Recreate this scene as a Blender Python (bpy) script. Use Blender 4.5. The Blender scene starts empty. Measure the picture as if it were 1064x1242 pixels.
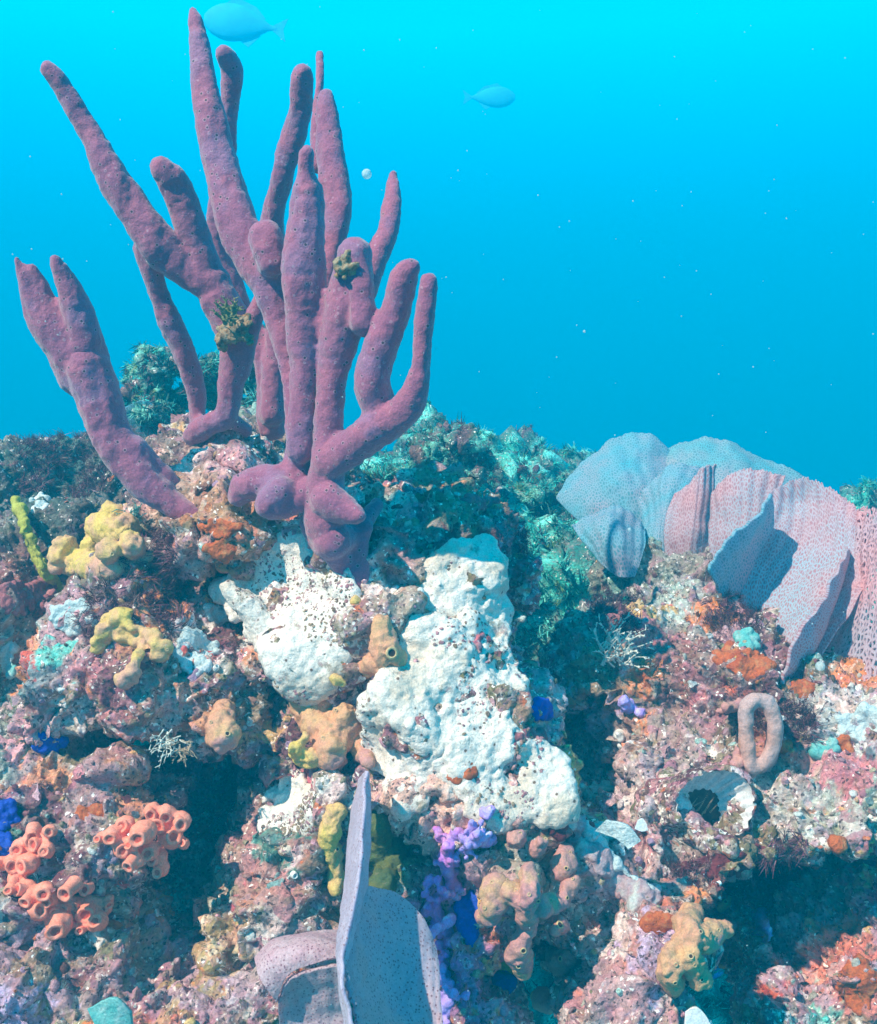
import bpy, bmesh, math, random
import numpy as np
from mathutils import Vector
rnd = random.Random(7); rng = np.random.default_rng(7)
S = bpy.context.scene; C = S.collection
R = math.radians

# ------------------------------------------------------------------ camera
PITCH = 5.0; FOV = 50.0; FPX = 621/math.tan(R(FOV/2))
cd = bpy.data.cameras.new('camera'); cam = bpy.data.objects.new('camera', cd); C.objects.link(cam)
cam.location = (0, 0, 0); cam.rotation_euler = (R(90-PITCH), 0, 0)
cd.sensor_fit = 'VERTICAL'; cd.angle = R(FOV); cd.clip_start = .02; cd.clip_end = 200
S.camera = cam
# ------------------------------------------------------------------ light
SUN_EL, SUN_AZ = 47, -50          # elevation; azimuth measured from behind the camera, minus = left
w = bpy.data.worlds.new('World'); S.world = w; w.use_nodes = True
nt = w.node_tree; nt.nodes.clear()
tc = nt.nodes.new('ShaderNodeTexCoord'); sx = nt.nodes.new('ShaderNodeSeparateXYZ')
rp = nt.nodes.new('ShaderNodeValToRGB'); mr = nt.nodes.new('ShaderNodeMapRange')
bg = nt.nodes.new('ShaderNodeBackground'); out = nt.nodes.new('ShaderNodeOutputWorld')
nt.links.new(tc.outputs['Generated'], sx.inputs[0]); nt.links.new(sx.outputs['Z'], mr.inputs[0])
mr.inputs[1].default_value = -1; mr.inputs[2].default_value = 1
nt.links.new(mr.outputs[0], rp.inputs[0]); nt.links.new(rp.outputs[0], bg.inputs[0]); nt.links.new(bg.outputs[0], out.inputs[0])
els = [(0, (0, .02, .035)), (.42, (0, .04, .08)), (.5, (0, .22, .44)), (.55, (0, .62, 1.15)), (.60, (0, 1.15, 2.1)), (.66, (0, 1.75, 2.9)), (.76, (0, .8, 1.3)), (1, (0, .4, .65))]
while len(rp.color_ramp.elements) < len(els): rp.color_ramp.elements.new(.5)
for e, (p, c) in zip(rp.color_ramp.elements, els): e.position = p; e.color = (*c, 1)
bg.inputs[1].default_value = .40
sd = bpy.data.lights.new('sun', 'SUN'); sun = bpy.data.objects.new('sun', sd); C.objects.link(sun)
sd.energy = 5; sd.angle = R(.7); sd.color = (1, .80, .66)
a = R(SUN_AZ); e = R(SUN_EL)
to_sun = Vector((math.sin(a)*math.cos(e), -math.cos(a)*math.cos(e), math.sin(e)))
sun.rotation_euler = to_sun.to_track_quat('Z', 'Y').to_euler(); sun.location = to_sun*4
vs = S.view_settings; vs.view_transform = 'Standard'; vs.look = 'None'; vs.gamma = 1; vs.exposure = 1.45
HAZE = .145
S.cycles.volume_bounces = 2
S.cycles.max_bounces = 6; S.cycles.transparent_max_bounces = 16

# ------------------------------------------------------------------ helpers
cp, sp_ = math.cos(R(PITCH)), math.sin(R(PITCH))
FWD = np.array((0, cp, -sp_)); UP = np.array((0, sp_, cp)); RT = np.array((1., 0, 0))
def P(px, py, d):
    "point of the place seen at photo pixel px,py, d metres in front of the camera"
    return FWD*d + RT*((px-532)*d/FPX) + UP*((621-py)*d/FPX)
def proj(V):
    d = V@FWD; return 532+(V@RT)/d*FPX, 621-(V@UP)/d*FPX, d
def _h(ix, iy, iz, k):
    n = (ix*374761393 + iy*668265263 + iz*2147483647 + k*1274126177) & 0xffffffff
    n = ((n ^ (n >> 13))*1103515245) & 0xffffffff
    n = ((n ^ (n >> 15))*668265263) & 0xffffffff
    return ((n ^ (n >> 16)) & 0xffff)/65535.
def vnoise(V, scale, k=0):
    p = V*scale; i = np.floor(p).astype(np.int64); f = p-i; f = f*f*f*(f*(f*6-15)+10)
    r = 0
    for a in (0, 1):
        for b in (0, 1):
            for c in (0, 1):
                wgt = (f[:, 0] if a else 1-f[:, 0])*(f[:, 1] if b else 1-f[:, 1])*(f[:, 2] if c else 1-f[:, 2])
                r = r+wgt*_h(i[:, 0]+a, i[:, 1]+b, i[:, 2]+c, k)
    return r*2-1
def fbm(V, scale, octs=3, k=0, gain=.5):
    r = 0; am = 1
    for o in range(octs): r = r+am*vnoise(V, scale, k+o*17); scale *= 2.03; am *= gain
    return r
def worley(V, scale, k=0):
    p = V*scale; i = np.floor(p).astype(np.int64); best = np.full(len(V), 9.)
    for a in (-1, 0, 1):
        for b in (-1, 0, 1):
            for c in (-1, 0, 1):
                x, y, z = i[:, 0]+a, i[:, 1]+b, i[:, 2]+c
                d = (x+_h(x, y, z, k)-p[:, 0])**2+(y+_h(x, y, z, k+1)-p[:, 1])**2+(z+_h(x, y, z, k+2)-p[:, 2])**2
                best = np.minimum(best, d)
    return np.sqrt(best)
def mesh_from(name, V, F, smooth=True):
    "F: list of int arrays (m,k)"
    me = bpy.data.meshes.new(name); V = np.asarray(V, np.float32)
    if isinstance(F, np.ndarray): F = [F]
    F = [f for f in F if len(f)]
    me.vertices.add(len(V)); me.vertices.foreach_set('co', V.ravel())
    me.loops.add(sum(f.size for f in F)); me.loops.foreach_set('vertex_index', np.concatenate([f.ravel() for f in F]).astype(np.int32))
    tot = np.concatenate([np.full(len(f), f.shape[1]) for f in F]); st = np.concatenate([[0], np.cumsum(tot)[:-1]])
    me.polygons.add(len(tot)); me.polygons.foreach_set('loop_start', st.astype(np.int32))
    me.update(calc_edges=True); me.validate()
    if smooth: me.polygons.foreach_set('use_smooth', np.ones(len(me.polygons), bool))
    return me
def verts(me):
    a = np.empty(len(me.vertices)*3, np.float32); me.vertices.foreach_get('co', a); return a.reshape(-1, 3).astype(float)
def norms(me):
    a = np.empty(len(me.vertices)*3, np.float32); me.vertices.foreach_get('normal', a); return a.reshape(-1, 3).astype(float)
def set_verts(me, V): me.vertices.foreach_set('co', V.astype(np.float32).ravel()); me.update()
def set_col(me, col, name='tint'):
    at = me.color_attributes.new(name, 'FLOAT_COLOR', 'POINT'); c = np.ones((len(me.vertices), 4), np.float32); c[:, :col.shape[1]] = col
    at.data.foreach_set('color', c.ravel())
def ico(sub):
    bm = bmesh.new(); bmesh.ops.create_icosphere(bm, subdivisions=sub, radius=1)
    V = np.array([v.co[:] for v in bm.verts]); F = np.array([[v.index for v in f.verts] for f in bm.faces]); bm.free(); return V, F
ICO1, ICO2, ICO3 = ico(1), ico(2), ico(3)
def union(balls, voxel, smooth=2, tpl=ICO2):
    "balls: (centre, radii(3) or r) -> one closed surface"
    n = len(tpl[0]); Vs = []; Fs = []
    for k, (c, r) in enumerate(balls):
        Vs.append(tpl[0]*np.asarray(r)+np.asarray(c)); Fs.append(tpl[1]+k*n)
    me = mesh_from('tmp', np.concatenate(Vs), np.concatenate(Fs))
    ob = bpy.data.objects.new('tmp', me); C.objects.link(ob)
    m = ob.modifiers.new('r', 'REMESH'); m.mode = 'VOXEL'; m.voxel_size = voxel; m.use_smooth_shade = True
    if smooth: s = ob.modifiers.new('s', 'SMOOTH'); s.iterations = smooth; s.factor = .5
    dg = bpy.context.evaluated_depsgraph_get(); o2 = bpy.data.meshes.new_from_object(ob.evaluated_get(dg))
    bpy.data.objects.remove(ob); bpy.data.meshes.remove(me); return o2
def comps(me, nv=None):
    "label of the connected piece each vertex belongs to"
    n = len(me.vertices); e = np.empty(len(me.edges)*2, np.int32); me.edges.foreach_get('vertices', e); e = e.reshape(-1, 2); lab = np.arange(n)
    while True:
        m = np.minimum(lab[e[:, 0]], lab[e[:, 1]]); new = lab.copy(); np.minimum.at(new, e[:, 0], m); np.minimum.at(new, e[:, 1], m); new = new[new]
        if (new == lab).all(): return lab
        lab = new
def largest(me):
    "drop stray islands so that one mesh is one piece"
    lab = comps(me); u, c = np.unique(lab, return_counts=True)
    if len(u) == 1: return me
    bm = bmesh.new(); bm.from_mesh(me); keep = u[c.argmax()]; bm.verts.ensure_lookup_table()
    bmesh.ops.delete(bm, geom=[bm.verts[i] for i in np.nonzero(lab != keep)[0]], context='VERTS'); bm.to_mesh(me); bm.free(); me.update(); return me
def rough(me, terms):
    "push the surface along its normals by layered noise: (kind, scale, amp)"
    V = verts(me); N = norms(me); d = 0
    for i, (kind, s, am) in enumerate(terms):
        if kind == 'f': d = d+am*fbm(V, s, 3, 31*i)
        elif kind == 'w': d = d+am*(.5-worley(V, s, 7*i))
        elif kind == 'r': d = d+am*(.5-np.abs(fbm(V, s, 3, 13*i)))*1.4
    set_verts(me, V+N*np.asarray(d)[:, None]); return me
def chain(pts, step=.35):
    "pts: (px,py,depth,r_px) -> balls"
    out = []; W = [(P(a, b, d), r*d/FPX) for a, b, d, r in pts]
    if len(W) == 1: return [(W[0][0], W[0][1])]
    n = len(W)
    for i in range(n-1):
        p0, p1, p2, p3 = W[max(i-1, 0)], W[i], W[i+1], W[min(i+2, n-1)]
        L = np.linalg.norm(p2[0]-p1[0]); k = max(2, int(L/(step*(p1[1]+p2[1])/2))+1)
        for j in range(k):
            t = j/k; q = .5*((2*p1[0])+(-p0[0]+p2[0])*t+(2*p0[0]-5*p1[0]+4*p2[0]-p3[0])*t*t+(-p0[0]+3*p1[0]-3*p2[0]+p3[0])*t**3)
            out.append((q, p1[1]*(1-t)+p2[1]*t))
    out.append((W[-1][0], W[-1][1])); return out

# ------------------------------------------------------------------ objects bookkeeping
def link(name, me, m, parent=None, base=None):
    if isinstance(me, bpy.types.Mesh):
        me.name = name; me.materials.clear(); me.materials.append(m)
        V = verts(me); off = parent_loc(parent) if parent else (np.asarray(base) if base is not None else np.zeros(3))
        set_verts(me, V-off)
    o = bpy.data.objects.new(name, me); C.objects.link(o)
    if parent: o.parent = parent
    elif base is not None: o.location = base
    return o
def parent_loc(p):
    l = np.zeros(3)
    while p: l = l+np.array(p.location); p = p.parent
    return l
def tag(o, label, cat, group=None, kind=None):
    o['label'] = label; o['category'] = cat
    if group: o['group'] = group
    if kind: o['kind'] = kind
    return o
def struct(o): o['kind'] = 'structure'; return o
def root(name, loc, label, cat, group=None):
    o = bpy.data.objects.new(name, None); C.objects.link(o); o.location = loc; o.empty_display_size = .02; return tag(o, label, cat, group)
def base_of(me): V = verts(me); lo = V.min(0); return np.array([V[:, 0].mean(), V[:, 1].mean(), lo[2]])
def one(name, me, m, label, cat, group=None, kind=None): return tag(link(name, me, m, None, base_of(me)), label, cat, group, kind)

# ------------------------------------------------------------------ materials
class NB:
    def __init__(s, name):
        s.m = bpy.data.materials.new(name); s.m.use_nodes = True; s.t = s.m.node_tree; s.t.nodes.clear()
        s.out = s.n('ShaderNodeOutputMaterial'); s.b = s.n('ShaderNodeBsdfPrincipled'); s.t.links.new(s.b.outputs[0], s.out.inputs[0])
        s.b.inputs['Roughness'].default_value = .75; s.co = s.n('ShaderNodeTexCoord').outputs['Object']
    def n(s, k): return s.t.nodes.new(k)
    def set(s, inp, v):
        if isinstance(v, bpy.types.NodeSocket): s.t.links.new(v, inp)
        elif isinstance(v, tuple) and len(v) == 3 and inp.type == 'RGBA': inp.default_value = (*v, 1)
        else: inp.default_value = v
    def noise(s, scale, detail=3, rough=.6, vec=None, dist=0, color=False):
        n = s.n('ShaderNodeTexNoise'); n.inputs['Scale'].default_value = scale; n.inputs['Detail'].default_value = detail
        n.inputs['Roughness'].default_value = rough; n.inputs['Distortion'].default_value = dist; s.set(n.inputs['Vector'], vec or s.co)
        return n.outputs['Color' if color else 'Fac']
    def vor(s, scale, feature='F1', out='Distance', vec=None, dim='3D'):
        n = s.n('ShaderNodeTexVoronoi'); n.feature = feature; n.voronoi_dimensions = dim; n.inputs['Scale'].default_value = scale; s.set(n.inputs['Vector'], vec or s.co); return n.outputs[out]
    def ramp(s, f, els, interp='LINEAR'):
        r = s.n('ShaderNodeValToRGB'); r.color_ramp.interpolation = interp
        while len(r.color_ramp.elements) < len(els): r.color_ramp.elements.new(.5)
        for e, (p, c) in zip(r.color_ramp.elements, els): e.position = p; e.color = (*(c if isinstance(c, tuple) else (c, c, c)), 1)
        s.set(r.inputs[0], f); return r.outputs[0]
    def mix(s, f, a, b, mode='MIX'):
        n = s.n('ShaderNodeMix'); n.data_type = 'RGBA'; n.blend_type = mode
        s.set(n.inputs[0], f); s.set(n.inputs[6], a); s.set(n.inputs[7], b); return n.outputs[2]
    def math(s, op, a, b=0., c=0.):
        n = s.n('ShaderNodeMath'); n.operation = op; s.set(n.inputs[0], a); s.set(n.inputs[1], b); s.set(n.inputs[2], c); return n.outputs[0]
    def attr(s, name='tint', out='Color'):
        n = s.n('ShaderNodeAttribute'); n.attribute_name = name; return n.outputs[out]
    def warp(s, scale, amt):
        n = s.noise(scale, 3, .6, color=True); v = s.n('ShaderNodeVectorMath'); v.operation = 'MULTIPLY_ADD'
        s.set(v.inputs[0], n); v.inputs[1].default_value = (amt,)*3; s.set(v.inputs[2], s.co); return v.outputs[0]
    def bump(s, h, dist, strength=1., prev=None):
        n = s.n('ShaderNodeBump'); n.inputs['Distance'].default_value = dist; n.inputs['Strength'].default_value = strength
        s.set(n.inputs['Height'], h)
        if prev: s.set(n.inputs['Normal'], prev)
        return n.outputs[0]
    def done(s, col, nrm=None, rough=.75, spec=.3):
        s.set(s.b.inputs['Base Color'], col)
        if nrm: s.set(s.b.inputs['Normal'], nrm)
        s.set(s.b.inputs['Roughness'], rough); s.b.inputs['Specular IOR Level'].default_value = spec
        return s.m
def rock_material():
    b = NB('encrusted reef rock')
    w1 = b.warp(38, .02); w2 = b.warp(110, .007)
    sep = lambda c: (lambda n: (b.set(n.inputs[0], c), n.outputs)[1])(b.n('ShaderNodeSeparateColor'))
    c1 = sep(b.vor(42, out='Color', vec=w1)); c2 = sep(b.vor(120, out='Color', vec=w2)); c3 = sep(b.vor(330, out='Color', vec=w2))
    palA = b.ramp(c1[0], [(0, (.34, .13, .17)), (.18, (.20, .15, .10)), (.32, (.40, .19, .23)), (.46, (.10, .03, .045)), (.56, (.30, .25, .20)), (.68, (.42, .24, .30)), (.80, (.13, .12, .055)), (.90, (.55, .50, .46))], 'CONSTANT')
    palB = b.ramp(c2[0], [(0, (.16, .055, .06)), (.13, (.45, .22, .24)), (.27, (.22, .19, .10)), (.4, (.10, .05, .045)), (.52, (.5, .45, .40)), (.6, (.27, .17, .11)), (.72, (.50, .12, .035)), (.78, (.36, .2, .27)), (.92, (.75, .72, .66))], 'CONSTANT')
    palC = b.ramp(c3[0], [(0, (.05, .03, .03)), (.3, (.27, .14, .14)), (.5, (.24, .2, .12)), (.7, (.45, .34, .32)), (.88, (.85, .82, .78))], 'CONSTANT')
    m = b.mix(b.ramp(b.noise(22, 3), [(.42, 0.), (.58, 1.)]), palA, palB)
    m = b.mix(b.ramp(b.noise(60, 3), [(.5, 0.), (.58, .6)]), m, palC)
    grey = b.noise(260, 5, .75)
    m = b.mix(1., m, b.ramp(grey, [(.3, .6), (.5, 1.05), (.68, 1.6)]), 'MULTIPLY')
    # colour of the growth here, with red loss painted in on far rock
    tint = b.mix(1., b.attr(), b.ramp(b.noise(170, 6, .85), [(.34, .5), (.5, 1.1), (.66, 1.9)]), 'MULTIPLY')
    amt = b.math('MULTIPLY', b.attr('amt', 'Fac'), b.ramp(b.noise(75, 4, .7), [(.34, .45), (.52, 1.)]))
    m = b.mix(amt, m, tint)
    c4 = sep(b.vor(380, out='Color', vec=w2)); m = b.mix(b.math('MULTIPLY', b.math('GREATER_THAN', c4[0], .965), b.ramp(b.noise(50, 2), [(.42, 0.), (.55, 1.)])), m, (.85, .80, .76))
    m = b.mix(b.math('MULTIPLY', b.math('LESS_THAN', c4[1], .07), .8), m, (.04, .025, .03))
    m = b.mix(1., m, (1.38, 1.27, 1.20), 'MULTIPLY')
    nb = b.bump(b.noise(140, 6, .7), .0035); nb = b.bump(b.vor(210), .0018, .8, nb); nb = b.bump(b.noise(600, 3, .7), .0008, .8, nb)
    return b.done(m, nb, .7, .35)
def growth_material():
    b = NB('encrusting growth')
    c = b.mix(1., b.attr(), b.ramp(b.noise(420, 4, .8), [(.3, .4), (.5, 1.), (.7, 1.7)]), 'MULTIPLY')
    c = b.mix(b.ramp(b.noise(230, 3), [(.52, 0.), (.62, .5)]), c, b.ramp(b.vor(500, out='Color'), [(0, (.3, .12, .14)), (.35, (.2, .16, .1)), (.6, (.5, .3, .3)), (.85, (.8, .75, .7))], 'CONSTANT'))
    return b.done(c, b.bump(b.noise(700, 3), .001), .6, .35)
def flesh(name, c1, c2, c3=None, *a_, **k_): return flesh_(name, c1, c2, c3, *a_, **k_)
def flesh_(name, c1, c2, c3=None, scale=40, pore=0, pore_col=(.05, .02, .03), bump=.0015, rough=.7, sheen=0, speck=0, spot=None, pr=.13, pk=.5):
    b = NB(name)
    m = b.mix(b.ramp(b.noise(scale, 4, .65, dist=.5), [(.4, 0.), (.6, 1.)]), c1, c2)
    if c3: m = b.mix(b.ramp(b.noise(scale*.6, 3, .6, vec=b.warp(scale, .01)), [(.52, 0.), (.62, 1.)]), m, c3)
    if name.startswith('white'):
        st = b.mix(b.ramp(b.noise(90, 3), [(.45, 0.), (.55, 1.)]), (.42, .18, .18), (.26, .19, .11))
        m = b.mix(b.ramp(b.noise(34, 5, .7, vec=b.warp(70, .01)), [(.60, 0.), (.67, .7)]), m, st)
        m = b.mix(b.math('MULTIPLY', b.ramp(b.noise(240, 4, .8), [(.6, 0.), (.66, .6)]), 1.), m, (.4, .33, .24))
    elif not name.startswith(('mauve', 'sea', 'pink sea')):
        m = b.mix(b.ramp(b.noise(110, 5, .75, vec=b.warp(90, .01)), [(.60, 0.), (.68, .55)]), m, (.30, .22, .15))
    m = b.mix(1., m, b.ramp(b.noise(500, 4, .75), [(.3, .70), (.7, 1.28)]), 'MULTIPLY')
    nb = b.bump(b.noise(420, 5, .75), bump*.6); nb = b.bump(b.noise(90, 3, .6), bump*1.6, 1, nb)
    if pore:
        f = b.vor(pore); keep = b.math('GREATER_THAN', b.noise(55, 2), pk)
        spot_ = b.math('MULTIPLY', b.ramp(f, [(pr, 1.), (pr*1.45, 0.)]), keep)
        ringc = b.math('MULTIPLY', b.ramp(f, [(pr*1.2, 0.), (pr*1.8, .35), (min(.6, pr*2.4), 0.)]), keep)
        m = b.mix(ringc, m, (.6, .45, .5)); m = b.mix(spot_, m, pore_col); nb = b.bump(spot_, .0015, -1, nb)
    if speck: m = b.mix(b.math('MULTIPLY', b.ramp(b.vor(speck), [(.08, 1.), (.13, 0.)]), b.math('GREATER_THAN', b.noise(30, 2), .55)), m, spot or (.9, .88, .8))
    if sheen: b.b.inputs['Sheen Weight'].default_value = sheen; b.b.inputs['Sheen Roughness'].default_value = .5
    return b.done(m, nb, rough, .3)
def net_material(name, cell, c1, c2, hole=.12, stretch=.6, pit=None, glow=.35):
    b = NB(name); uv = b.n('ShaderNodeUVMap'); uv.uv_map = 'UVMap'
    mp = b.n('ShaderNodeMapping'); b.set(mp.inputs[0], uv.outputs[0]); mp.inputs['Scale'].default_value = (1, stretch, 1)
    wn = b.n('ShaderNodeVectorMath'); wn.operation = 'MULTIPLY_ADD'; b.set(wn.inputs[0], b.noise(1/cell*.35, 2, vec=mp.outputs[0], color=True)); wn.inputs[1].default_value = (cell*.6,)*3; b.set(wn.inputs[2], mp.outputs[0])
    e = b.vor(1/cell, 'DISTANCE_TO_EDGE', vec=wn.outputs[0], dim='2D')
    solid = b.ramp(e, [(hole, 1.), (hole+.05, 0.)])
    col = b.mix(b.ramp(b.noise(11, 4), [(.30, 0.), (.66, 1.)]), c1, c2)
    col = b.mix(b.ramp(e, [(hole*.3, 0.), (hole, .55)]), col, b.mix(.5, col, (.55, .12, .12)))
    if pit: col = b.mix(b.ramp(e, [(hole*.8, 0.), (hole*1.35, .85)]), col, pit)
    col = b.mix(1., col, b.ramp(b.noise(900, 3, .7), [(.3, .75), (.7, 1.25)]), 'MULTIPLY')
    m = b.done(col, b.bump(e, .002, -1), .75, .2)
    tr = b.n('ShaderNodeBsdfTransparent'); mx = b.n('ShaderNodeMixShader')
    tl = b.n('ShaderNodeBsdfTranslucent'); b.set(tl.inputs[0], col); m2_ = b.n('ShaderNodeMixShader'); m2_.inputs[0].default_value = glow; b.t.links.new(b.b.outputs[0], m2_.inputs[1]); b.t.links.new(tl.outputs[0], m2_.inputs[2])
    b.set(mx.inputs[0], 1. if pit else solid); b.t.links.new(tr.outputs[0], mx.inputs[1]); b.t.links.new(m2_.outputs[0], mx.inputs[2]); b.t.links.new(mx.outputs[0], b.out.inputs[0])
    return m
M_rock = rock_material(); M_grow = growth_material()
M_purple = flesh('mauve sponge', (.40, .10, .165), (.32, .08, .155), (.31, .115, .21), 26, pore=130, sheen=.45, bump=.0014)
M_white = flesh('white sponge crust', (.90, .79, .69), (.85, .73, .63), (.74, .60, .48), 22, pore=75, pore_col=(.2, .12, .08), bump=.0022, pr=.1, pk=.47)
M_tan = flesh('tan sponge', (.68, .31, .18), (.68, .38, .18), (.60, .28, .24), 35)
M_pinktan = flesh('rosy sponge', (.60, .28, .22), (.55, .24, .24), (.64, .38, .19), 30)
M_yellow = flesh('yellow sponge', (.72, .50, .12), (.68, .38, .20), (.68, .34, .24), 22)
M_lime = flesh('lime yellow sponge', (.50, .48, .07), (.42, .38, .05), None, 40)
M_orange = flesh('orange crust', (.66, .15, .035), (.50, .09, .025), (.62, .26, .10), 60, bump=.003)
M_cup = flesh('orange cup coral', (.98, .28, .17), (.95, .33, .23), None, 80, bump=.0008)
M_cupin = flesh('cup coral mouth', (.85, .14, .09), (.7, .08, .05), None, 80)
M_blue = flesh('cobalt sponge', (.01, .05, .42), (.02, .08, .5), None, 60)
M_lilac = flesh('lilac coral', (.50, .40, .90), (.55, .30, .75), (.75, .70, .95), 55, bump=.002)
M_violet = flesh('violet pink coral', (.66, .22, .58), (.46, .20, .70), (.75, .45, .78), 55, bump=.002)
M_red = flesh('dark red algae', (.22, .03, .035), (.13, .02, .03), (.30, .06, .06), 60, bump=.003)
M_redcrust = flesh('rose coralline crust', (.42, .13, .14), (.32, .09, .10), (.5, .22, .22), 50, bump=.002)
M_maroon = flesh('maroon turf', (.14, .03, .05), (.09, .02, .035), (.20, .07, .08), 70, bump=.003)
M_pale = flesh('pale crust', (.70, .75, .72), (.55, .66, .66), (.8, .8, .78), 60, bump=.003)
M_aqua = flesh('aqua crust', (.12, .45, .42), (.25, .52, .48), (.5, .62, .58), 60, bump=.002)
M_green = flesh('green algae', (.02, .22, .12), (.03, .30, .16), None, 60)
M_shell = flesh('shell', (.85, .83, .80), (.75, .70, .68), None, 60, bump=.001, rough=.5)
M_shellout = flesh('pink crusted shell', (.45, .27, .30), (.5, .38, .40), (.6, .6, .56), 50, bump=.002)
M_dark = flesh('dark flesh', (.05, .035, .03), (.10, .07, .045), None, 90)
M_cirri = flesh('brown cirri', (.50, .36, .24), (.3, .2, .13), None, 200)
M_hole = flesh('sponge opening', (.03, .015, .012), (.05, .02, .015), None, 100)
M_rim = flesh('pale yellow rim', (.72, .52, .25), (.66, .42, .22), None, 200)
M_netpink = net_material('pink sea fan mesh', .0042, (.82, .47, .50), (.48, .62, .72), .22, pit=(.56, .24, .28))
M_netcoarse = net_material('coarse pink sea fan mesh', .0068, (.82, .42, .44), (.52, .52, .60), .22, .75)
M_netblue = net_material('blue grey sea fan mesh', .0044, (.14, .66, .78), (.62, .54, .64), .22, pit=(.10, .42, .52), glow=.45)
M_netteal = net_material('far teal sea fan mesh', .0048, (.16, .68, .76), (.60, .56, .62), .22, pit=(.14, .40, .48), glow=.45)
M_fanlip = flesh('sea fan edge skin', (.80, .70, .84), (.68, .60, .76), None, 60, pore=330, pore_col=(.35, .12, .15), bump=.001, sheen=.3, pr=.2, pk=.4)
M_fan = flesh('sea fan skin', (.70, .54, .62), (.52, .46, .58), (.78, .50, .54), 30, pore=330, pore_col=(.20, .07, .10), bump=.0012, sheen=.3, pr=.22, pk=.2)
M_fanpink = flesh('pink sea fan skin', (.92, .68, .72), (.84, .54, .60), None, 60, pore=330, pore_col=(.30, .12, .18), bump=.0015, pr=.2, pk=.35)
for m__ in (M_fan, M_fanlip, M_fanpink):
    t__ = m__.node_tree; p__ = next(n for n in t__.nodes if n.type == 'BSDF_PRINCIPLED'); o__ = next(n for n in t__.nodes if n.type == 'OUTPUT_MATERIAL'); q__ = t__.nodes.new('ShaderNodeBsdfTranslucent'); x__ = t__.nodes.new('ShaderNodeMixShader')
    q__.inputs[0].default_value = (.75, .42, .45, 1); x__.inputs[0].default_value = .38; t__.links.new(p__.outputs[0], x__.inputs[1]); t__.links.new(q__.outputs[0], x__.inputs[2]); t__.links.new(x__.outputs[0], o__.inputs[0])
M_fish = flesh('water blue fish', (.03, .62, .78), (.03, .50, .68), None, 10)  # fish colour kept near the water's blue, painting in distance haze
M_speck = flesh('drifting speck', (.8, .85, .8), (.7, .8, .8), None, 100)
t_ = M_speck.node_tree; mx_ = t_.nodes.new('ShaderNodeMixShader'); tr_ = t_.nodes.new('ShaderNodeBsdfTransparent'); mx_.inputs[0].default_value = .45
t_.links.new(tr_.outputs[0], mx_.inputs[1]); t_.links.new(next(n for n in t_.nodes if n.type == 'BSDF_PRINCIPLED').outputs[0], mx_.inputs[2]); t_.links.new(mx_.outputs[0], next(n for n in t_.nodes if n.type == 'OUTPUT_MATERIAL').inputs[0])
M_twig = flesh('pale hydroid', (.72, .68, .58), (.6, .58, .5), None, 100)

# ------------------------------------------------------------------ setting
def grid_mesh(x0, x1, nx, y0, y1, ny, fz):
    X, Y = np.meshgrid(np.linspace(x0, x1, nx), np.linspace(y0, y1, ny)); V = np.stack([X.ravel(), Y.ravel(), np.zeros(X.size)], 1)
    V[:, 2] = fz(V); i = (np.arange(ny-1)[:, None]*nx+np.arange(nx-1)).ravel()
    return mesh_from('g', V, np.stack([i, i+1, i+nx+1, i+nx], 1))
def sstep(a, b, x): t = np.clip((x-a)/(b-a), 0, 1); return t*t*(3-2*t)
sb = grid_mesh(-14, 14, 160, -2, 26, 160, lambda V: -2.6+.25*fbm(V, .5, 3, 5)+.06*fbm(V, 2, 3, 9))
b_ = NB('sand and rubble'); struct(link('seabed', sb, b_.done(b_.mix(b_.noise(2, 5), (.30, .27, .22), (.16, .15, .12)), b_.bump(b_.noise(9, 6), .05))))
def slope_z(V):
    x, y = V[:, 0], V[:, 1]
    up = np.interp(y, [-.6, .5, 1.1, 1.45, 1.8, 2.2, 2.7, 3.2, 4.2, 5.5], [-1.9, -1.5, -1.15, -.72, -.42, -.24, -.12, -.22, -.9, -2.9])
    up = up-.16*sstep(.25, .6, x)*sstep(1.6, 2.2, y)-.09*sstep(-.25, -.6, x)*sstep(1.5, 2.1, y)-.9*sstep(1.8, 4, np.abs(x))
    a = V.copy(); a[:, 2] = 0
    return up+.10*fbm(a, 2.2, 3, 3)+.06*(1-np.abs(fbm(a, 6, 3, 8)))+.035*fbm(a, 16, 3, 11)
slope = grid_mesh(-4, 4, 900, -.6, 5.5, 760, slope_z)
rough(slope, [('f', 14, .04), ('f', 40, .012), ('f', 90, .005)])

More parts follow.
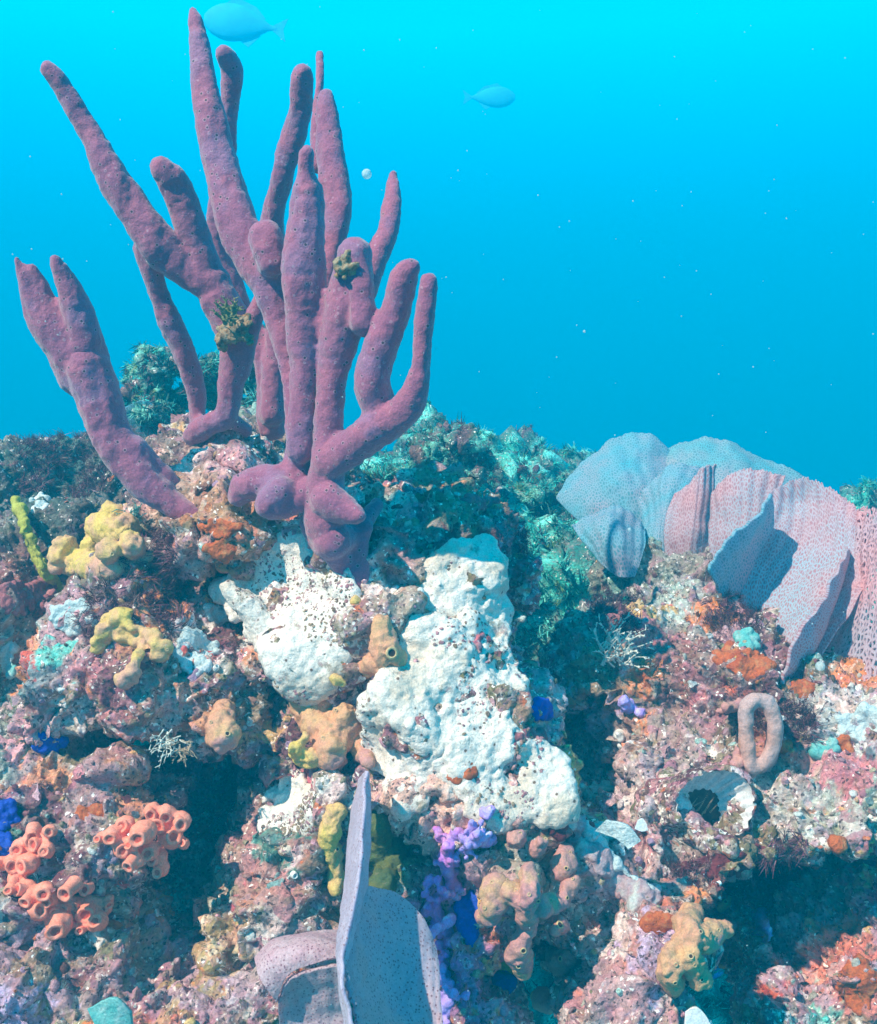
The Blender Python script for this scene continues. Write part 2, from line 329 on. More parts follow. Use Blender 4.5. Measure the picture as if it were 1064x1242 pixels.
K = 1/FPX
def boulder(px, py, dfront, rx, ry, rz):
    "ellipsoid whose near face lies dfront metres away at that pixel; rx, ry in photo pixels, rz metres"
    d = dfront+rz; return (P(px, py, d), (rx*d*K, rz, ry*d*K))
rocks = [boulder(*a) for a in [
    # left shoulder behind the left sponge
    (40, 610, 1.55, 130, 75, .25), (150, 600, 1.6, 110, 60, .25), (60, 680, 1.42, 110, 70, .2), (20, 760, 1.32, 90, 90, .2), (110, 655, 1.45, 60, 45, .1), (45, 850, 1.3, 80, 70, .2),
    (262, 568, 1.34, 60, 50, .12), (252, 612, 1.31, 55, 50, .12), (300, 620, 1.22, 42, 45, .08), (282, 590, 1.25, 48, 60, .1), (300, 640, 1.27, 70, 60, .12), (330, 565, 1.5, 60, 60, .15), (350, 600, 1.45, 90, 80, .15),
    # left ledge
    (185, 730, 1.22, 90, 65, .14), (130, 810, 1.16, 85, 68, .15), (220, 800, 1.14, 95, 78, .16), (290, 860, 1.14, 65, 52, .12), (90, 850, 1.17, 60, 45, .12), (320, 830, 1.18, 40, 60, .1), (250, 700, 1.27, 50, 60, .1), (345, 885, 1.15, 25, 22, .05),
    # lower left rock with the cup corals
    (60, 960, 1.12, 110, 75, .14), (130, 1010, 1.08, 70, 70, .13), (60, 1060, 1.06, 100, 75, .13), (150, 960, 1.12, 50, 45, .1), (20, 920, 1.15, 60, 40, .1), (100, 1090, 1.06, 60, 45, .1),
    # bottom left
    (30, 1190, .98, 110, 70, .12), (105, 1185, 1.0, 68, 32, .1), (100, 1245, .95, 130, 55, .12), (210, 1250, 1.0, 50, 40, .1), (0, 1130, 1.03, 40, 40, .1),
    # under the white crust, centre
    (360, 720, 1.18, 90, 80, .15), (400, 660, 1.16, 75, 55, .12), (350, 790, 1.15, 55, 70, .12), (420, 800, 1.14, 75, 90, .14), (490, 690, 1.20, 70, 65, .12), (560, 700, 1.17, 75, 70, .13), (590, 650, 1.24, 50, 40, .1),
    (560, 790, 1.11, 70, 80, .14), (500, 850, 1.09, 85, 80, .14), (590, 870, 1.09, 65, 75, .14), (570, 950, 1.07, 95, 65, .13), (640, 940, 1.08, 48, 62, .1), (500, 930, 1.09, 70, 60, .1), (350, 985, 1.12, 50, 62, .1), (400, 900, 1.13, 60, 80, .12), (640, 705, 1.2, 22, 40, .06), (520, 640, 1.3, 60, 35, .1), (475, 655, 1.17, 45, 55, .1), (525, 630, 1.2, 60, 38, .1), (460, 720, 1.15, 40, 60, .1),
    # centre foot
    (330, 1080, 1.08, 75, 70, .12), (380, 1030, 1.10, 60, 80, .12), (275, 1125, 1.08, 38, 55, .08), (310, 1210, 1.03, 80, 70, .1), (262, 1085, 1.14, 26, 45, .06), (260, 1000, 1.36, 45, 50, .08), (262, 1240, 1.02, 36, 40, .08),
    (470, 1020, 1.14, 60, 70, .12), (530, 1060, 1.10, 60, 75, .12), (560, 1150, 1.06, 65, 90, .1), (640, 1080, 1.08, 90, 85, .12), (570, 1230, 1.02, 65, 60, .1), (600, 1020, 1.08, 60, 45, .1),
    # right mass
    (760, 800, 1.27, 85, 75, .16), (830, 760, 1.33, 75, 60, .15), (870, 830, 1.22, 100, 85, .16), (730, 850, 1.27, 45, 60, .1), (960, 870, 1.18, 90, 75, .15), (1040, 880, 1.15, 70, 60, .12), (840, 920, 1.17, 90, 75, .14), (780, 900, 1.2, 60, 50, .1), (900, 780, 1.36, 80, 60, .15),
    (960, 960, 1.10, 110, 66, .15), (1040, 940, 1.1, 70, 60, .12), (860, 1010, 1.10, 100, 60, .13), (780, 980, 1.13, 60, 55, .1), (900, 1052, 1.06, 75, 38, .12), (760, 1040, 1.10, 80, 55, .12), (700, 1040, 1.10, 40, 60, .1), (830, 1080, 1.08, 65, 60, .12), (1000, 1010, 1.12, 60, 32, .08),
    (780, 1120, 1.04, 55, 50, .1), (700, 1130, 1.08, 55, 50, .1), (750, 1200, 1.0, 75, 65, .1), (790, 1170, 1.02, 45, 70, .1),
    (1030, 1180, 1.12, 66, 72, .1), (1070, 1130, 1.14, 42, 80, .08), (990, 1240, 1.08, 55, 42, .08), (1075, 1075, 1.16, 24, 36, .06), (700, 900, 1.42, 30, 80, .1),
    (820, 700, 1.55, 90, 50, .15), (950, 760, 1.5, 90, 60, .15), (1060, 840, 1.32, 60, 50, .1), (980, 850, 1.35, 90, 40, .1)]]
for i in range(150):          # smaller cobbles and knobs that break the big masses up
    c, r = rocks[rnd.randrange(len(rocks))]; r = np.array(r)
    v = rng.normal(size=3); v[1] = -abs(v[1]); v /= np.linalg.norm(v); q = rnd.uniform(.015, .038)
    rocks.append((np.asarray(c)+v*r*.98, (q*rnd.uniform(.8, 1.4), q*.8, q)))
reef = union(rocks, .004, 1)
def carve(px, py, rx, ry, depth):
    V = verts(reef); x, y, d = proj(V); q = ((x-px)/rx)**2+((y-py)/ry)**2; f_ = sstep(1.25, .6, q)*depth*(d > .6)
    set_verts(reef, V+FWD*f_[:, None])
carve(868, 974, 40, 33, .09)                      # the pit the barnacle sits in
for a_ in [(245, 962, 95, 46, .40), (215, 1065, 48, 72, .40), (240, 1005, 62, 50, .35), (190, 1145, 62, 34, .30), (218, 1195, 32, 44, .3), (720, 910, 36, 66, .35), (738, 965, 44, 34, .28), (655, 1205, 66, 38, .35),
           (905, 1130, 60, 48, .40), (870, 1205, 85, 48, .42), (960, 1085, 72, 44, .40), (1020, 1055, 60, 26, .3), (285, 730, 14, 50, .06), (330, 850, 14, 44, .06)]: carve(*a_)
def remesh(me, voxel, smooth):
    ob = bpy.data.objects.new('tmp', me); C.objects.link(ob); m = ob.modifiers.new('r', 'REMESH'); m.mode = 'VOXEL'; m.voxel_size = voxel; m.use_smooth_shade = True
    q = ob.modifiers.new('s', 'SMOOTH'); q.iterations = smooth; o2 = bpy.data.meshes.new_from_object(ob.evaluated_get(bpy.context.evaluated_depsgraph_get())); bpy.data.objects.remove(ob); return o2
reef = remesh(reef, .0027, 2)
rough(reef, [('f', 9, .02), ('r', 20, .016), ('w', 34, .013), ('r', 60, .008), ('w', 95, .006), ('f', 150, .003), ('w', 230, .0012)])
print('reef verts', len(reef.vertices))

# colours of the growth by stretch of reef: px, py, radius, colour, amount
PAINT = [
    (60, 570, 120, (.05, .055, .05), .85), (170, 580, 90, (.10, .07, .07), .7), (50, 650, 90, (.05, .09, .08), .7), (30, 720, 60, (.30, .06, .05), .75), (20, 800, 60, (.08, .35, .33), .7), (60, 770, 40, (.35, .55, .52), .6),
    (180, 710, 60, (.17, .05, .07), .8), (235, 690, 40, (.45, .27, .30), .6), (230, 770, 40, (.72, .62, .62), .7), (90, 830, 65, (.46, .17, .20), .75), (150, 870, 60, (.42, .14, .09), .5), (200, 850, 45, (.3, .2, .16), .5), (320, 860, 40, (.42, .22, .26), .6),
    (250, 570, 55, (.42, .24, .24), .55), (240, 620, 45, (.45, .22, .08), .6), (290, 650, 40, (.48, .17, .07), .6), (270, 690, 30, (.5, .15, .06), .6),
    (20, 930, 60, (.3, .36, .32), .6), (100, 950, 80, (.34, .19, .20), .7), (170, 960, 50, (.42, .25, .29), .5), (120, 1060, 60, (.28, .24, .18), .5), (40, 1160, 60, (.38, .22, .28), .7), (60, 1220, 90, (.28, .18, .19), .6),
    (270, 1090, 50, (.28, .26, .18), .6), (250, 1190, 60, (.40, .26, .33), .65), (330, 1080, 50, (.42, .17, .16), .7), (350, 1160, 60, (.36, .24, .26), .5), (340, 1020, 50, (.4, .2, .2), .5),
    (470, 680, 40, (.40, .18, .18), .6), (500, 720, 45, (.36, .30, .24), .6), (440, 780, 30, (.3, .16, .15), .5), (560, 615, 60, (.16, .17, .11), .7), (640, 640, 40, (.12, .03, .05), .85), (620, 690, 30, (.35, .09, .08), .6), (640, 930, 60, (.6, .3, .3), .5),
    (570, 1010, 40, (.5, .25, .3), .5), (540, 1100, 60, (.40, .14, .32), .75), (540, 1190, 60, (.34, .12, .38), .75), (600, 1210, 50, (.48, .2, .28), .6), (640, 1050, 60, (.30, .28, .20), .6), (680, 1060, 50, (.18, .22, .18), .6), (470, 1040, 60, (.12, .16, .07), .8), (680, 1150, 50, (.1, .12, .1), .7),
    (715, 830, 50, (.50, .36, .42), .7), (700, 770, 40, (.05, .25, .22), .7), (750, 750, 40, (.10, .04, .05), .8), (820, 750, 45, (.40, .5, .48), .65), (880, 740, 40, (.14, .08, .10), .7), (840, 830, 70, (.22, .09, .09), .55), (780, 820, 40, (.18, .19, .10), .6), (930, 830, 50, (.12, .045, .06), .7),
    (740, 900, 50, (.42, .3, .3), .6), (830, 910, 50, (.42, .3, .3), .5), (960, 920, 50, (.46, .12, .07), .55), (1030, 890, 55, (.45, .52, .55), .6), (1020, 950, 60, (.34, .42, .36), .55), (960, 980, 60, (.45, .45, .42), .5), (800, 960, 60, (.44, .36, .40), .7), (870, 1050, 60, (.22, .07, .06), .75), (820, 1020, 50, (.36, .42, .40), .5), (930, 1060, 50, (.16, .05, .07), .7), (760, 1070, 60, (.45, .28, .30), .6),
    (700, 1010, 30, (.3, .03, .04), .7), (790, 1120, 45, (.46, .14, .08), .6), (740, 1190, 70, (.46, .26, .28), .65), (1000, 1160, 90, (.42, .26, .33), .7), (1045, 1200, 35, (.62, .12, .03), .85), (1060, 1080, 30, (.3, .14, .26), .7)]
def paint(me, back=False):
    V = verts(me); px, py, d = proj(V); d = np.maximum(d, .05)
    jx = 26*fbm(V, 18, 3, 77); jy = 26*fbm(V, 18, 3, 99)
    col = np.full((len(V), 3), (.3, .2, .18)); amt = np.zeros(len(V))
    for x, y, r, c, a in PAINT:
        q = min(1., a*1.2)*np.clip(1.6-1.25*np.hypot(px+jx-x, py+jy-y)/r, 0, 1); hit = q > 0
        k = np.where(hit, q/np.maximum(amt+q, 1e-6), 0)[:, None]; col = col*(1-k)+np.array(c)*k; amt = np.maximum(amt, q)
    return V, d, col, amt
V, d, col, amt = paint(reef)
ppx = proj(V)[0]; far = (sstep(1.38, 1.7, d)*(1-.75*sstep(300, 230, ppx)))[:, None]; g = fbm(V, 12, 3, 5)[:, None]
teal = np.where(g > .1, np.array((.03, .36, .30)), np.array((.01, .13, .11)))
col = col*(1-far*.7)+teal*far*.7; amt = np.maximum(amt, far[:, 0]*.8)  # far rock painted teal for the red light lost in water
BC = [(.50, .18, .22), (.62, .30, .33), (.60, .38, .32), (.40, .26, .18), (.34, .12, .14), (.66, .52, .50), (.58, .24, .12), (.44, .24, .28), (.80, .74, .70), (.15, .05, .05), (.20, .13, .07), (.11, .03, .045), (.26, .16, .10), (.16, .13, .06), (.55, .06, .05), (.72, .20, .03), (.58, .38, .08), (.10, .52, .46), (.60, .16, .10), (.50, .10, .14), (.62, .30, .33), (.50, .18, .22), (.66, .52, .50), (.70, .20, .05), (.12, .03, .045), (.25, .50, .46), (.45, .34, .50), (.55, .34, .12), (.05, .20, .17), (.32, .30, .14)]
nz = 1+.55*fbm(V, 70, 3, 201); cand = np.nonzero((d < 1.45) & (d > .6))[0]
for k in range(900):
    c0 = V[cand[rng.integers(len(cand))]]; rad = rnd.choice((.006, .009, .013, .018, .028, .04))*rnd.uniform(.7, 1.2); q = np.abs(V-c0).max(1) < rad*1.8; ii = np.nonzero(q)[0]
    s_ = np.linalg.norm(V[ii]-c0, axis=1)*nz[ii] < rad; ii = ii[s_]; col[ii] = rnd.choice(BC); amt[ii] = rnd.uniform(.5, .9)
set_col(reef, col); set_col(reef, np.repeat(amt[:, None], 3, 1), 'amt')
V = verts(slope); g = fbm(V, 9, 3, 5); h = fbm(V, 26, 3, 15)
col = np.where((g > .15)[:, None], (.02, .46, .38), (.008, .16, .14)); col = np.where((h > .35)[:, None], (.14, .72, .62), col); col = np.where(((h < -.45) & (g < .1))[:, None], (.08, .03, .05), col)  # algae greens, pushed to teal for red light the water absorbs
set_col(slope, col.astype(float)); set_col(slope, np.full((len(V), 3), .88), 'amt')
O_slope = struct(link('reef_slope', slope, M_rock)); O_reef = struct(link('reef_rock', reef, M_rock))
bpy.context.view_layer.update()
def hit(px, py, dmax=9):
    o = Vector((0, 0, 0)); dr = Vector(P(px, py, 1)).normalized(); best = None
    for ob in (O_reef, O_slope):
        ok, loc, nrm, _ = ob.ray_cast(o, dr)
        if ok and (best is None or loc.length < best[0].length): best = (loc, nrm)
    if best is None: return None
    p = np.array(best[0]); dd = float(p@FWD)
    return (p, np.array(best[1]), dd) if dd < dmax else None
def D(px, py, default=1.3):
    h = hit(px, py); return h[2] if h else default

# ------------------------------------------------------------------ rope sponges
def split_parts(me, chains, name, m, par):
    "cut one seamless surface into its branches, normals kept from the whole"
    V = verts(me); N = norms(me); best = np.full(len(V), 9.); lab = np.zeros(len(V), int)
    for k, ch in enumerate(chains):
        for c, r in ch:
            dd = np.linalg.norm(V-np.asarray(c), axis=1)-np.mean(r); s = dd < best; best[s] = dd[s]; lab[s] = k
    nf = len(me.polygons); ls = np.empty(nf, np.int32); lt = np.empty(nf, np.int32); me.polygons.foreach_get('loop_start', ls); me.polygons.foreach_get('loop_total', lt)
    vi = np.empty(len(me.loops), np.int32); me.loops.foreach_get('vertex_index', vi)
    off = parent_loc(par)
    e = np.empty(len(me.edges)*2, np.int32); me.edges.foreach_get('vertices', e); e = e.reshape(-1, 2)
    for _ in range(60):                # stray islands of a label go to the branch around them
        L2 = np.arange(len(V)); ee = e[lab[e[:, 0]] == lab[e[:, 1]]]
        while True:
            mn = np.minimum(L2[ee[:, 0]], L2[ee[:, 1]]); nw = L2.copy(); np.minimum.at(nw, ee[:, 0], mn); np.minimum.at(nw, ee[:, 1], mn); nw = nw[nw]
            if (nw == L2).all(): break
            L2 = nw
        u, inv, c = np.unique(L2, return_inverse=True, return_counts=True); ul = lab[u]; big = {k: max(c[ul == k]) for k in np.unique(ul)}
        bad = np.array([c[i] < big[ul[i]] for i in range(len(u))])[inv]
        if not bad.any(): break
        s = bad[e[:, 0]] & ~bad[e[:, 1]]; lab[e[s, 0]] = lab[e[s, 1]]; s = bad[e[:, 1]] & ~bad[e[:, 0]]; lab[e[s, 1]] = lab[e[s, 0]]
    fl = lab[vi[ls]]
    for k in range(len(chains)):
        Fs = []; used = []
        for n in (3, 4):
            s = ls[(fl == k) & (lt == n)]
            if len(s): Fs.append(vi[s[:, None]+np.arange(n)])
        if not Fs: continue
        ids = np.unique(np.concatenate([f.ravel() for f in Fs])); mp = np.zeros(len(V), int); mp[ids] = np.arange(len(ids))
        m2 = mesh_from(name, V[ids], [mp[f] for f in Fs]); o = link(name, m2, m, par)
        m2.normals_split_custom_set_from_vertices([tuple(n) for n in N[ids]])
def rope(label, base, chains, voxel=.0026):
    par = root('rope_sponge', P(*base), label, 'sponge', 'mauve rope sponges')
    ch = [[(q, r*.94*(1+.035*math.sin(i*.17+k*2)+rnd.uniform(-.03, .03))) for i, (q, r) in enumerate(chain(c))] for k, c in enumerate(chains)]
    me = union([b for c in ch for b in c], voxel, 4)
    V = verts(me); N = norms(me); q = V*np.array((1, 1, .32)); set_verts(me, V+N*(.0036*fbm(q, 26, 2, 61)+.0010*fbm(q, 75, 2, 63))[:, None])
    rough(me, [('f', 14, .0022), ('f', 60, .0005), ('f', 190, .0005)])
    split_parts(me, ch, 'branch', M_purple, par); return par
def Z(pts, d0, d1=None):
    n = len(pts); d1 = d0 if d1 is None else d1
    return [(x, y, d0+(d1-d0)*i/max(1, n-1), r) for i, (x, y, r) in enumerate(pts)]
rope('mauve rope sponge leaning left with three blunt tips, leftmost of the clumps', (250, 640, 1.27), [
    Z([(268, 642, 7), (246, 634, 14), (208, 610, 17), (165, 575, 23), (138, 535, 28), (120, 490, 32), (108, 450, 32)], 1.21, 1.19),
    Z([(100, 455, 30), (78, 420, 28), (55, 388, 26), (36, 352, 17), (21, 315, 8)], 1.2, 1.16),
    Z([(110, 455, 30), (102, 405, 26), (88, 360, 20), (67, 316, 10)], 1.2, 1.15),
    Z([(85, 430, 26), (60, 380, 20), (48, 345, 14), (38, 322, 9)], 1.19, 1.16),
    Z([(160, 545, 18), (185, 570, 16), (210, 592, 12), (232, 608, 5)], 1.20, 1.24)])
rope('mauve rope sponge with a long left arm and a tuft of algae on its stem', (265, 520, 1.34), [
    Z([(232, 530, 14), (250, 517, 16), (272, 505, 17), (280, 465, 18), (287, 425, 22), (280, 390, 26), (264, 362, 24)], 1.34, 1.27),
    Z([(298, 522, 12), (285, 512, 14), (272, 502, 16)], 1.34, 1.32),
    Z([(256, 345, 26), (225, 328, 22), (195, 300, 26), (165, 258, 22), (132, 205, 19), (103, 150, 16), (78, 108, 13), (60, 84, 8)], 1.27, 1.2),
    Z([(250, 340, 24), (238, 292, 20), (226, 255, 19), (212, 222, 20), (196, 202, 15)], 1.27, 1.22),
    Z([(180, 300, 18), (190, 345, 13), (205, 388, 15), (224, 430, 14), (236, 470, 12), (240, 515, 12)], 1.26, 1.35),
    Z([(290, 415, 20), (310, 385, 15), (324, 355, 14)], 1.29, 1.27)])
rope('slim mauve rope sponge standing behind the tall branch, mostly in shade', (330, 500, 1.45), [
    Z([(272, 66, 11), (281, 85, 13), (280, 130, 14), (276, 190, 13), (262, 262, 14), (268, 310, 14), (290, 365, 14), (320, 430, 16), (330, 520, 18)], 1.34, 1.5),
    Z([(368, 88, 11), (362, 125, 15), (354, 170, 17), (343, 215, 19), (333, 255, 17), (332, 300, 17), (335, 400, 16), (330, 500, 18)], 1.32, 1.48)])
rope('tallest mauve rope sponge, many upright branches above the white crust', (405, 680, 1.15), [
    Z([(235, 14, 8), (243, 60, 16), (252, 120, 22), (264, 185, 25), (278, 245, 28), (297, 292, 28), (320, 332, 27), (338, 375, 23), (352, 425, 21), (360, 480, 19), (362, 540, 18), (355, 585, 22)], 1.17, 1.15),
    Z([(322, 290, 22), (330, 320, 20)], 1.13),
    Z([(372, 187, 14), (371, 212, 15), (372, 242, 25), (372, 292, 28), (371, 342, 27), (370, 385, 24), (368, 435, 21), (366, 490, 19), (362, 545, 19)], 1.08, 1.13),
    Z([(355, 588, 24), (325, 585, 28), (302, 588, 24), (290, 602, 16)], 1.15, 1.16),
    Z([(340, 595, 18), (325, 612, 18), (345, 612, 14), (372, 598, 18)], 1.13, 1.14),
    Z([(394, 118, 8), (398, 160, 14), (405, 215, 18), (409, 255, 16), (402, 300, 15), (392, 350, 15), (385, 420, 14)], 1.2, 1.18),
    Z([(388, 66, 10), (388, 100, 11), (384, 145, 10), (388, 200, 11)], 1.24, 1.22),
    Z([(428, 312, 20), (418, 345, 22), (416, 372, 28), (410, 410, 27), (405, 455, 21), (402, 505, 19), (400, 555, 20), (395, 598, 22), (396, 630, 24), (408, 662, 19), (420, 692, 9)], 1.08, 1.155),
    Z([(430, 310, 22), (440, 365, 18), (440, 390, 18)], 1.08, 1.08),
    Z([(478, 212, 8), (476, 250, 12), (468, 288, 12), (452, 322, 14), (436, 350, 18)], 1.15, 1.12),
    Z([(400, 560, 22), (425, 545, 26), (455, 520, 26), (482, 505, 22), (502, 482, 22), (511, 445, 16), (515, 395, 15), (519, 342, 12)], 1.12, 1.04),
    Z([(462, 505, 26), (452, 465, 24), (464, 420, 21), (479, 375, 21), (488, 340, 17), (501, 323, 8)], 1.1, 1.05),
    Z([(400, 605, 24), (420, 618, 16), (436, 626, 9)], 1.12, 1.1),
    Z([(405, 655, 22), (428, 650, 14), (445, 628, 10), (458, 612, 9)], 1.14, 1.18),
    Z([(378, 636, 11), (398, 662, 14), (422, 682, 13), (438, 704, 8), (436, 660, 12), (444, 640, 9)], 1.155, 1.155)])

# ------------------------------------------------------------------ crusts that follow the rock
def inside(x, y, poly):
    c = False; n = len(poly)
    for i in range(n):
        x1, y1 = poly[i]; x2, y2 = poly[i-1]
        if (y1 > y) != (y2 > y) and x < (x2-x1)*(y-y1)/(y2-y1)+x1: c = not c
    return c
def crust_mesh(polys, t=9, step=7, voxel=.0025, sink=.45, terms=None, smooth=2, dmax=9, jitter=.4, vary=.4, sm=8, extra=(), holes=0):
    balls = []; pts = []
    for poly in polys:
        xs = [p[0] for p in poly]; ys = [p[1] for p in poly]
        y = min(ys)
        while y <= max(ys):
            x = min(xs)
            while x <= max(xs):
                qx, qy = x+rnd.uniform(-1, 1)*step*jitter, y+rnd.uniform(-1, 1)*step*jitter
                if inside(qx, qy, poly) and (holes == 0 or fbm(np.array([[qx, qy, 0.]]), .045, 2, 91)[0] > -holes):
                    h = hit(qx, qy, dmax)
                    if h: pts.append((qx, qy, h[2]))
                x += step
            y += step
    if not pts: return None
    A = np.array(pts); med = np.median(A[:, 2])
    for x, y, d_ in pts:        # the crust bridges pits of the rock instead of copying every pit
        q = np.hypot(A[:, 0]-x, A[:, 1]-y); w_ = np.exp(-(q/sm)**2); nb = A[:, 2]; m_ = (w_*nb).sum()/w_.sum()
        if d_-m_ > .06 or d_-med > .16: continue
        r = t*m_*K*rnd.uniform(1-vary, 1+vary); balls.append((P(x, y, m_-r*.25+r*(sink-.3)), r))
    for e_ in extra: balls += chain([(x, y, med+.004, r) for x, y, r in e_])
    if not balls: return None
    me = largest(union(balls, voxel, smooth))
    return rough(me, terms or [('f', 60, .003), ('f', 170, .0012)])
def crust(name, polys, m, label, cat, group=None, **kw):
    me = crust_mesh(polys, **kw)
    return one(name, me, m, label, cat, group) if me else None
WT = [('f', 15, .008), ('r', 36, .003), ('r', 90, .0014), ('f', 200, .0012)]
crust('white_sponge', [
    [(590, 655), (610, 680), (600, 720), (628, 790), (635, 830), (615, 850), (625, 880), (660, 905), (690, 930), (688, 985), (650, 1000), (610, 1002), (575, 990), (560, 950), (520, 930), (500, 955), (470, 950), (445, 920), (440, 860), (470, 830), (490, 780), (515, 740), (520, 690), (545, 665)],
    [(460, 930), (520, 925), (515, 985), (490, 985)]],
    M_white, 'big lumpy white crust sponge running down the middle of the reef', 'sponge', 'white crust sponges', t=11, step=6, voxel=.0024, vary=.25, sink=.3, sm=26, smooth=12, holes=.62, terms=WT)
crust('white_sponge', [[(350, 640), (372, 650), (395, 690), (430, 700), (438, 740), (415, 760), (420, 800), (400, 830), (370, 850), (345, 830), (325, 790), (290, 755), (262, 715), (300, 680), (330, 660)]],
    M_white, 'cream sponge crust sloping down left of centre beneath the tall mauve sponge', 'sponge', 'white crust sponges', t=11, step=6, voxel=.0024, vary=.2, sink=.3, sm=34, smooth=14, holes=.75, terms=[('f', 15, .006), ('r', 60, .0015), ('f', 160, .0012)], extra=[[(276, 712, 10), (300, 735, 19), (330, 772, 24), (358, 812, 22), (388, 845, 14)]])
crust('white_sponge', [[(350, 925), (380, 950), (390, 985), (375, 1020), (345, 1038), (325, 1015), (312, 995), (325, 960)]],
    M_white, 'small white sponge crust beside the dark cave, left of the upright sea fan', 'sponge', 'white crust sponges', t=9, step=6, voxel=.0022, vary=.25, sink=.3, sm=18, smooth=10, holes=.62, terms=WT)
def patches(name, m, cat, group, items, **kw):
    for px, py, rx, ry, label in items:
        n = 12; ph = rnd.uniform(0, 6); poly = [(px+rx*math.cos(k*2*math.pi/n)*(1+.28*math.sin(3*k+ph)), py+ry*math.sin(k*2*math.pi/n)*(1+.28*math.cos(2*k+ph))) for k in range(n)]
        kk = dict(t=5, step=4, voxel=.0016, smooth=5, sm=9, vary=.2); kk.update(kw); crust(name, [poly], m, label, cat, group, **kk)
patches('encrusting_sponge', M_orange, 'sponge', 'orange crust sponges', [
    (880, 795, 15, 12, 'small orange crust sponge left of the largest orange one, below the sea fans'), (912, 808, 24, 17, 'largest bright orange crust sponge below the sea fans'), (972, 836, 17, 11, 'orange crust sponge at the foot of the coarse pink sea fan'),
    (948, 905, 13, 7, 'orange crust strip right of the oval ring sponge'), (1025, 905, 8, 10, 'small orange crust patch beside the pale boulder'), (1040, 1195, 22, 30, 'orange red crust on the pink rock in the lower right corner'),
    (800, 1118, 20, 12, 'orange crust above the branching yellow tan sponge'), (555, 935, 22, 10, 'rusty orange stain of sponge on the white crust'), (282, 995, 16, 8, 'rusty crust beside the small cave shelf'),
    (110, 985, 20, 9, 'rusty orange crust left of the upper orange cup corals'), (135, 1125, 10, 6, 'thin orange crust beside the lower cup corals'), (270, 665, 16, 12, 'round orange crust left of the cream sponge crust'), (265, 640, 22, 9, 'orange lumpy crust under the foot of the mauve sponge')])
patches('red_alga', M_redcrust, 'algae', 'red algae patches', [(640, 900, 22, 14, 'rose red algal crust on the upper right of the white sponge'), (663, 925, 20, 26, 'larger rose red algal crust on the right edge of the white sponge'), (35, 725, 40, 20, 'red algal crust at the left edge of the reef'), (580, 610, 18, 9, 'pink crust lump on the crest above the white sponge')])
patches('red_alga', M_red, 'algae', 'red algae patches', [(692, 1003, 22, 13, 'blood red alga at the lower right corner of the white sponge'), (870, 1050, 42, 12, 'dark red algal band below the giant barnacle'), (920, 1048, 28, 22, 'dark red algal patch on the ledge right of the barnacle')], t=4)
patches('blue_sponge', M_blue, 'sponge', 'cobalt blue sponges', [
    (57, 902, 18, 10, 'cobalt blue sponge under the left ledge'), (6, 985, 14, 18, 'cobalt blue sponge at the left edge above the cup corals'), (4, 1030, 12, 16, 'lowest cobalt blue sponge at the left edge'),
    (572, 1108, 15, 26, 'cobalt blue sponge beside the branching rosy sponge'), (657, 862, 10, 12, 'small cobalt blue sponge right of the white crust'), (608, 1190, 14, 12, 'cobalt blue sponge beneath the branching rosy sponge'), (500, 1135, 16, 9, 'cobalt blue sponge in the shade of the upright sea fan')], t=6)
patches('pale_crust', M_pale, 'coral', 'pale crusts', [(90, 748, 28, 20, 'pale bluish crust below the yellow sponge'), (48, 595, 9, 32, 'pale upright crust streak on the left shoulder'), (235, 790, 24, 22, 'whitish crust on top of the left ledge'), (1045, 878, 28, 16, 'pale lavender crusted knob at the right edge'), (265, 745, 16, 12, 'small white crust beside the cream sponge'), (630, 745, 6, 16, 'white crust on the right rim of the central rock'), (20, 800, 26, 20, 'bluish white crust low on the left edge')], terms=[('f', 60, .004), ('w', 120, .003)])
patches('aqua_crust', M_aqua, 'coral', 'aqua crusts', [(905, 778, 12, 14, 'bright aqua crust tucked under the pink sea fan'), (25, 812, 20, 12, 'aqua crust at the left edge'), (1000, 905, 16, 9, 'aqua crust near the pale boulder'), (740, 1010, 22, 10, 'aqua crust below the dark gully'), (720, 960, 22, 10, 'green aqua crust inside the dark gully')], terms=[('f', 60, .004), ('w', 120, .003)])
# ------------------------------------------------------------------ lumpy sponges with openings
def torus(c, n, r, t, seg=14, sg=6):
    n = n/np.linalg.norm(n); u = np.cross(n, (0, .3, 1)); u /= np.linalg.norm(u); v = np.cross(n, u); V = []; F = []
    for i in range(seg):
        a = 2*math.pi*i/seg; e = u*math.cos(a)+v*math.sin(a)
        for j in range(sg):
            b = 2*math.pi*j/sg; V.append(c+e*(r+t*math.cos(b))+n*t*math.sin(b)); F.append((i*sg+j, ((i+1) % seg)*sg+j, ((i+1) % seg)*sg+(j+1) % sg, i*sg+(j+1) % sg))
    return np.array(V), np.array(F)
def disc(c, n, r, seg=12):
    n = n/np.linalg.norm(n); u = np.cross(n, (0, .3, 1)); u /= np.linalg.norm(u); v = np.cross(n, u)
    V = [c-n*r*.1]+[c+(u*math.cos(2*math.pi*i/seg)+v*math.sin(2*math.pi*i/seg))*r for i in range(seg)]
    return np.array(V), np.array([(0, 1+i, 1+(i+1) % seg) for i in range(seg)])
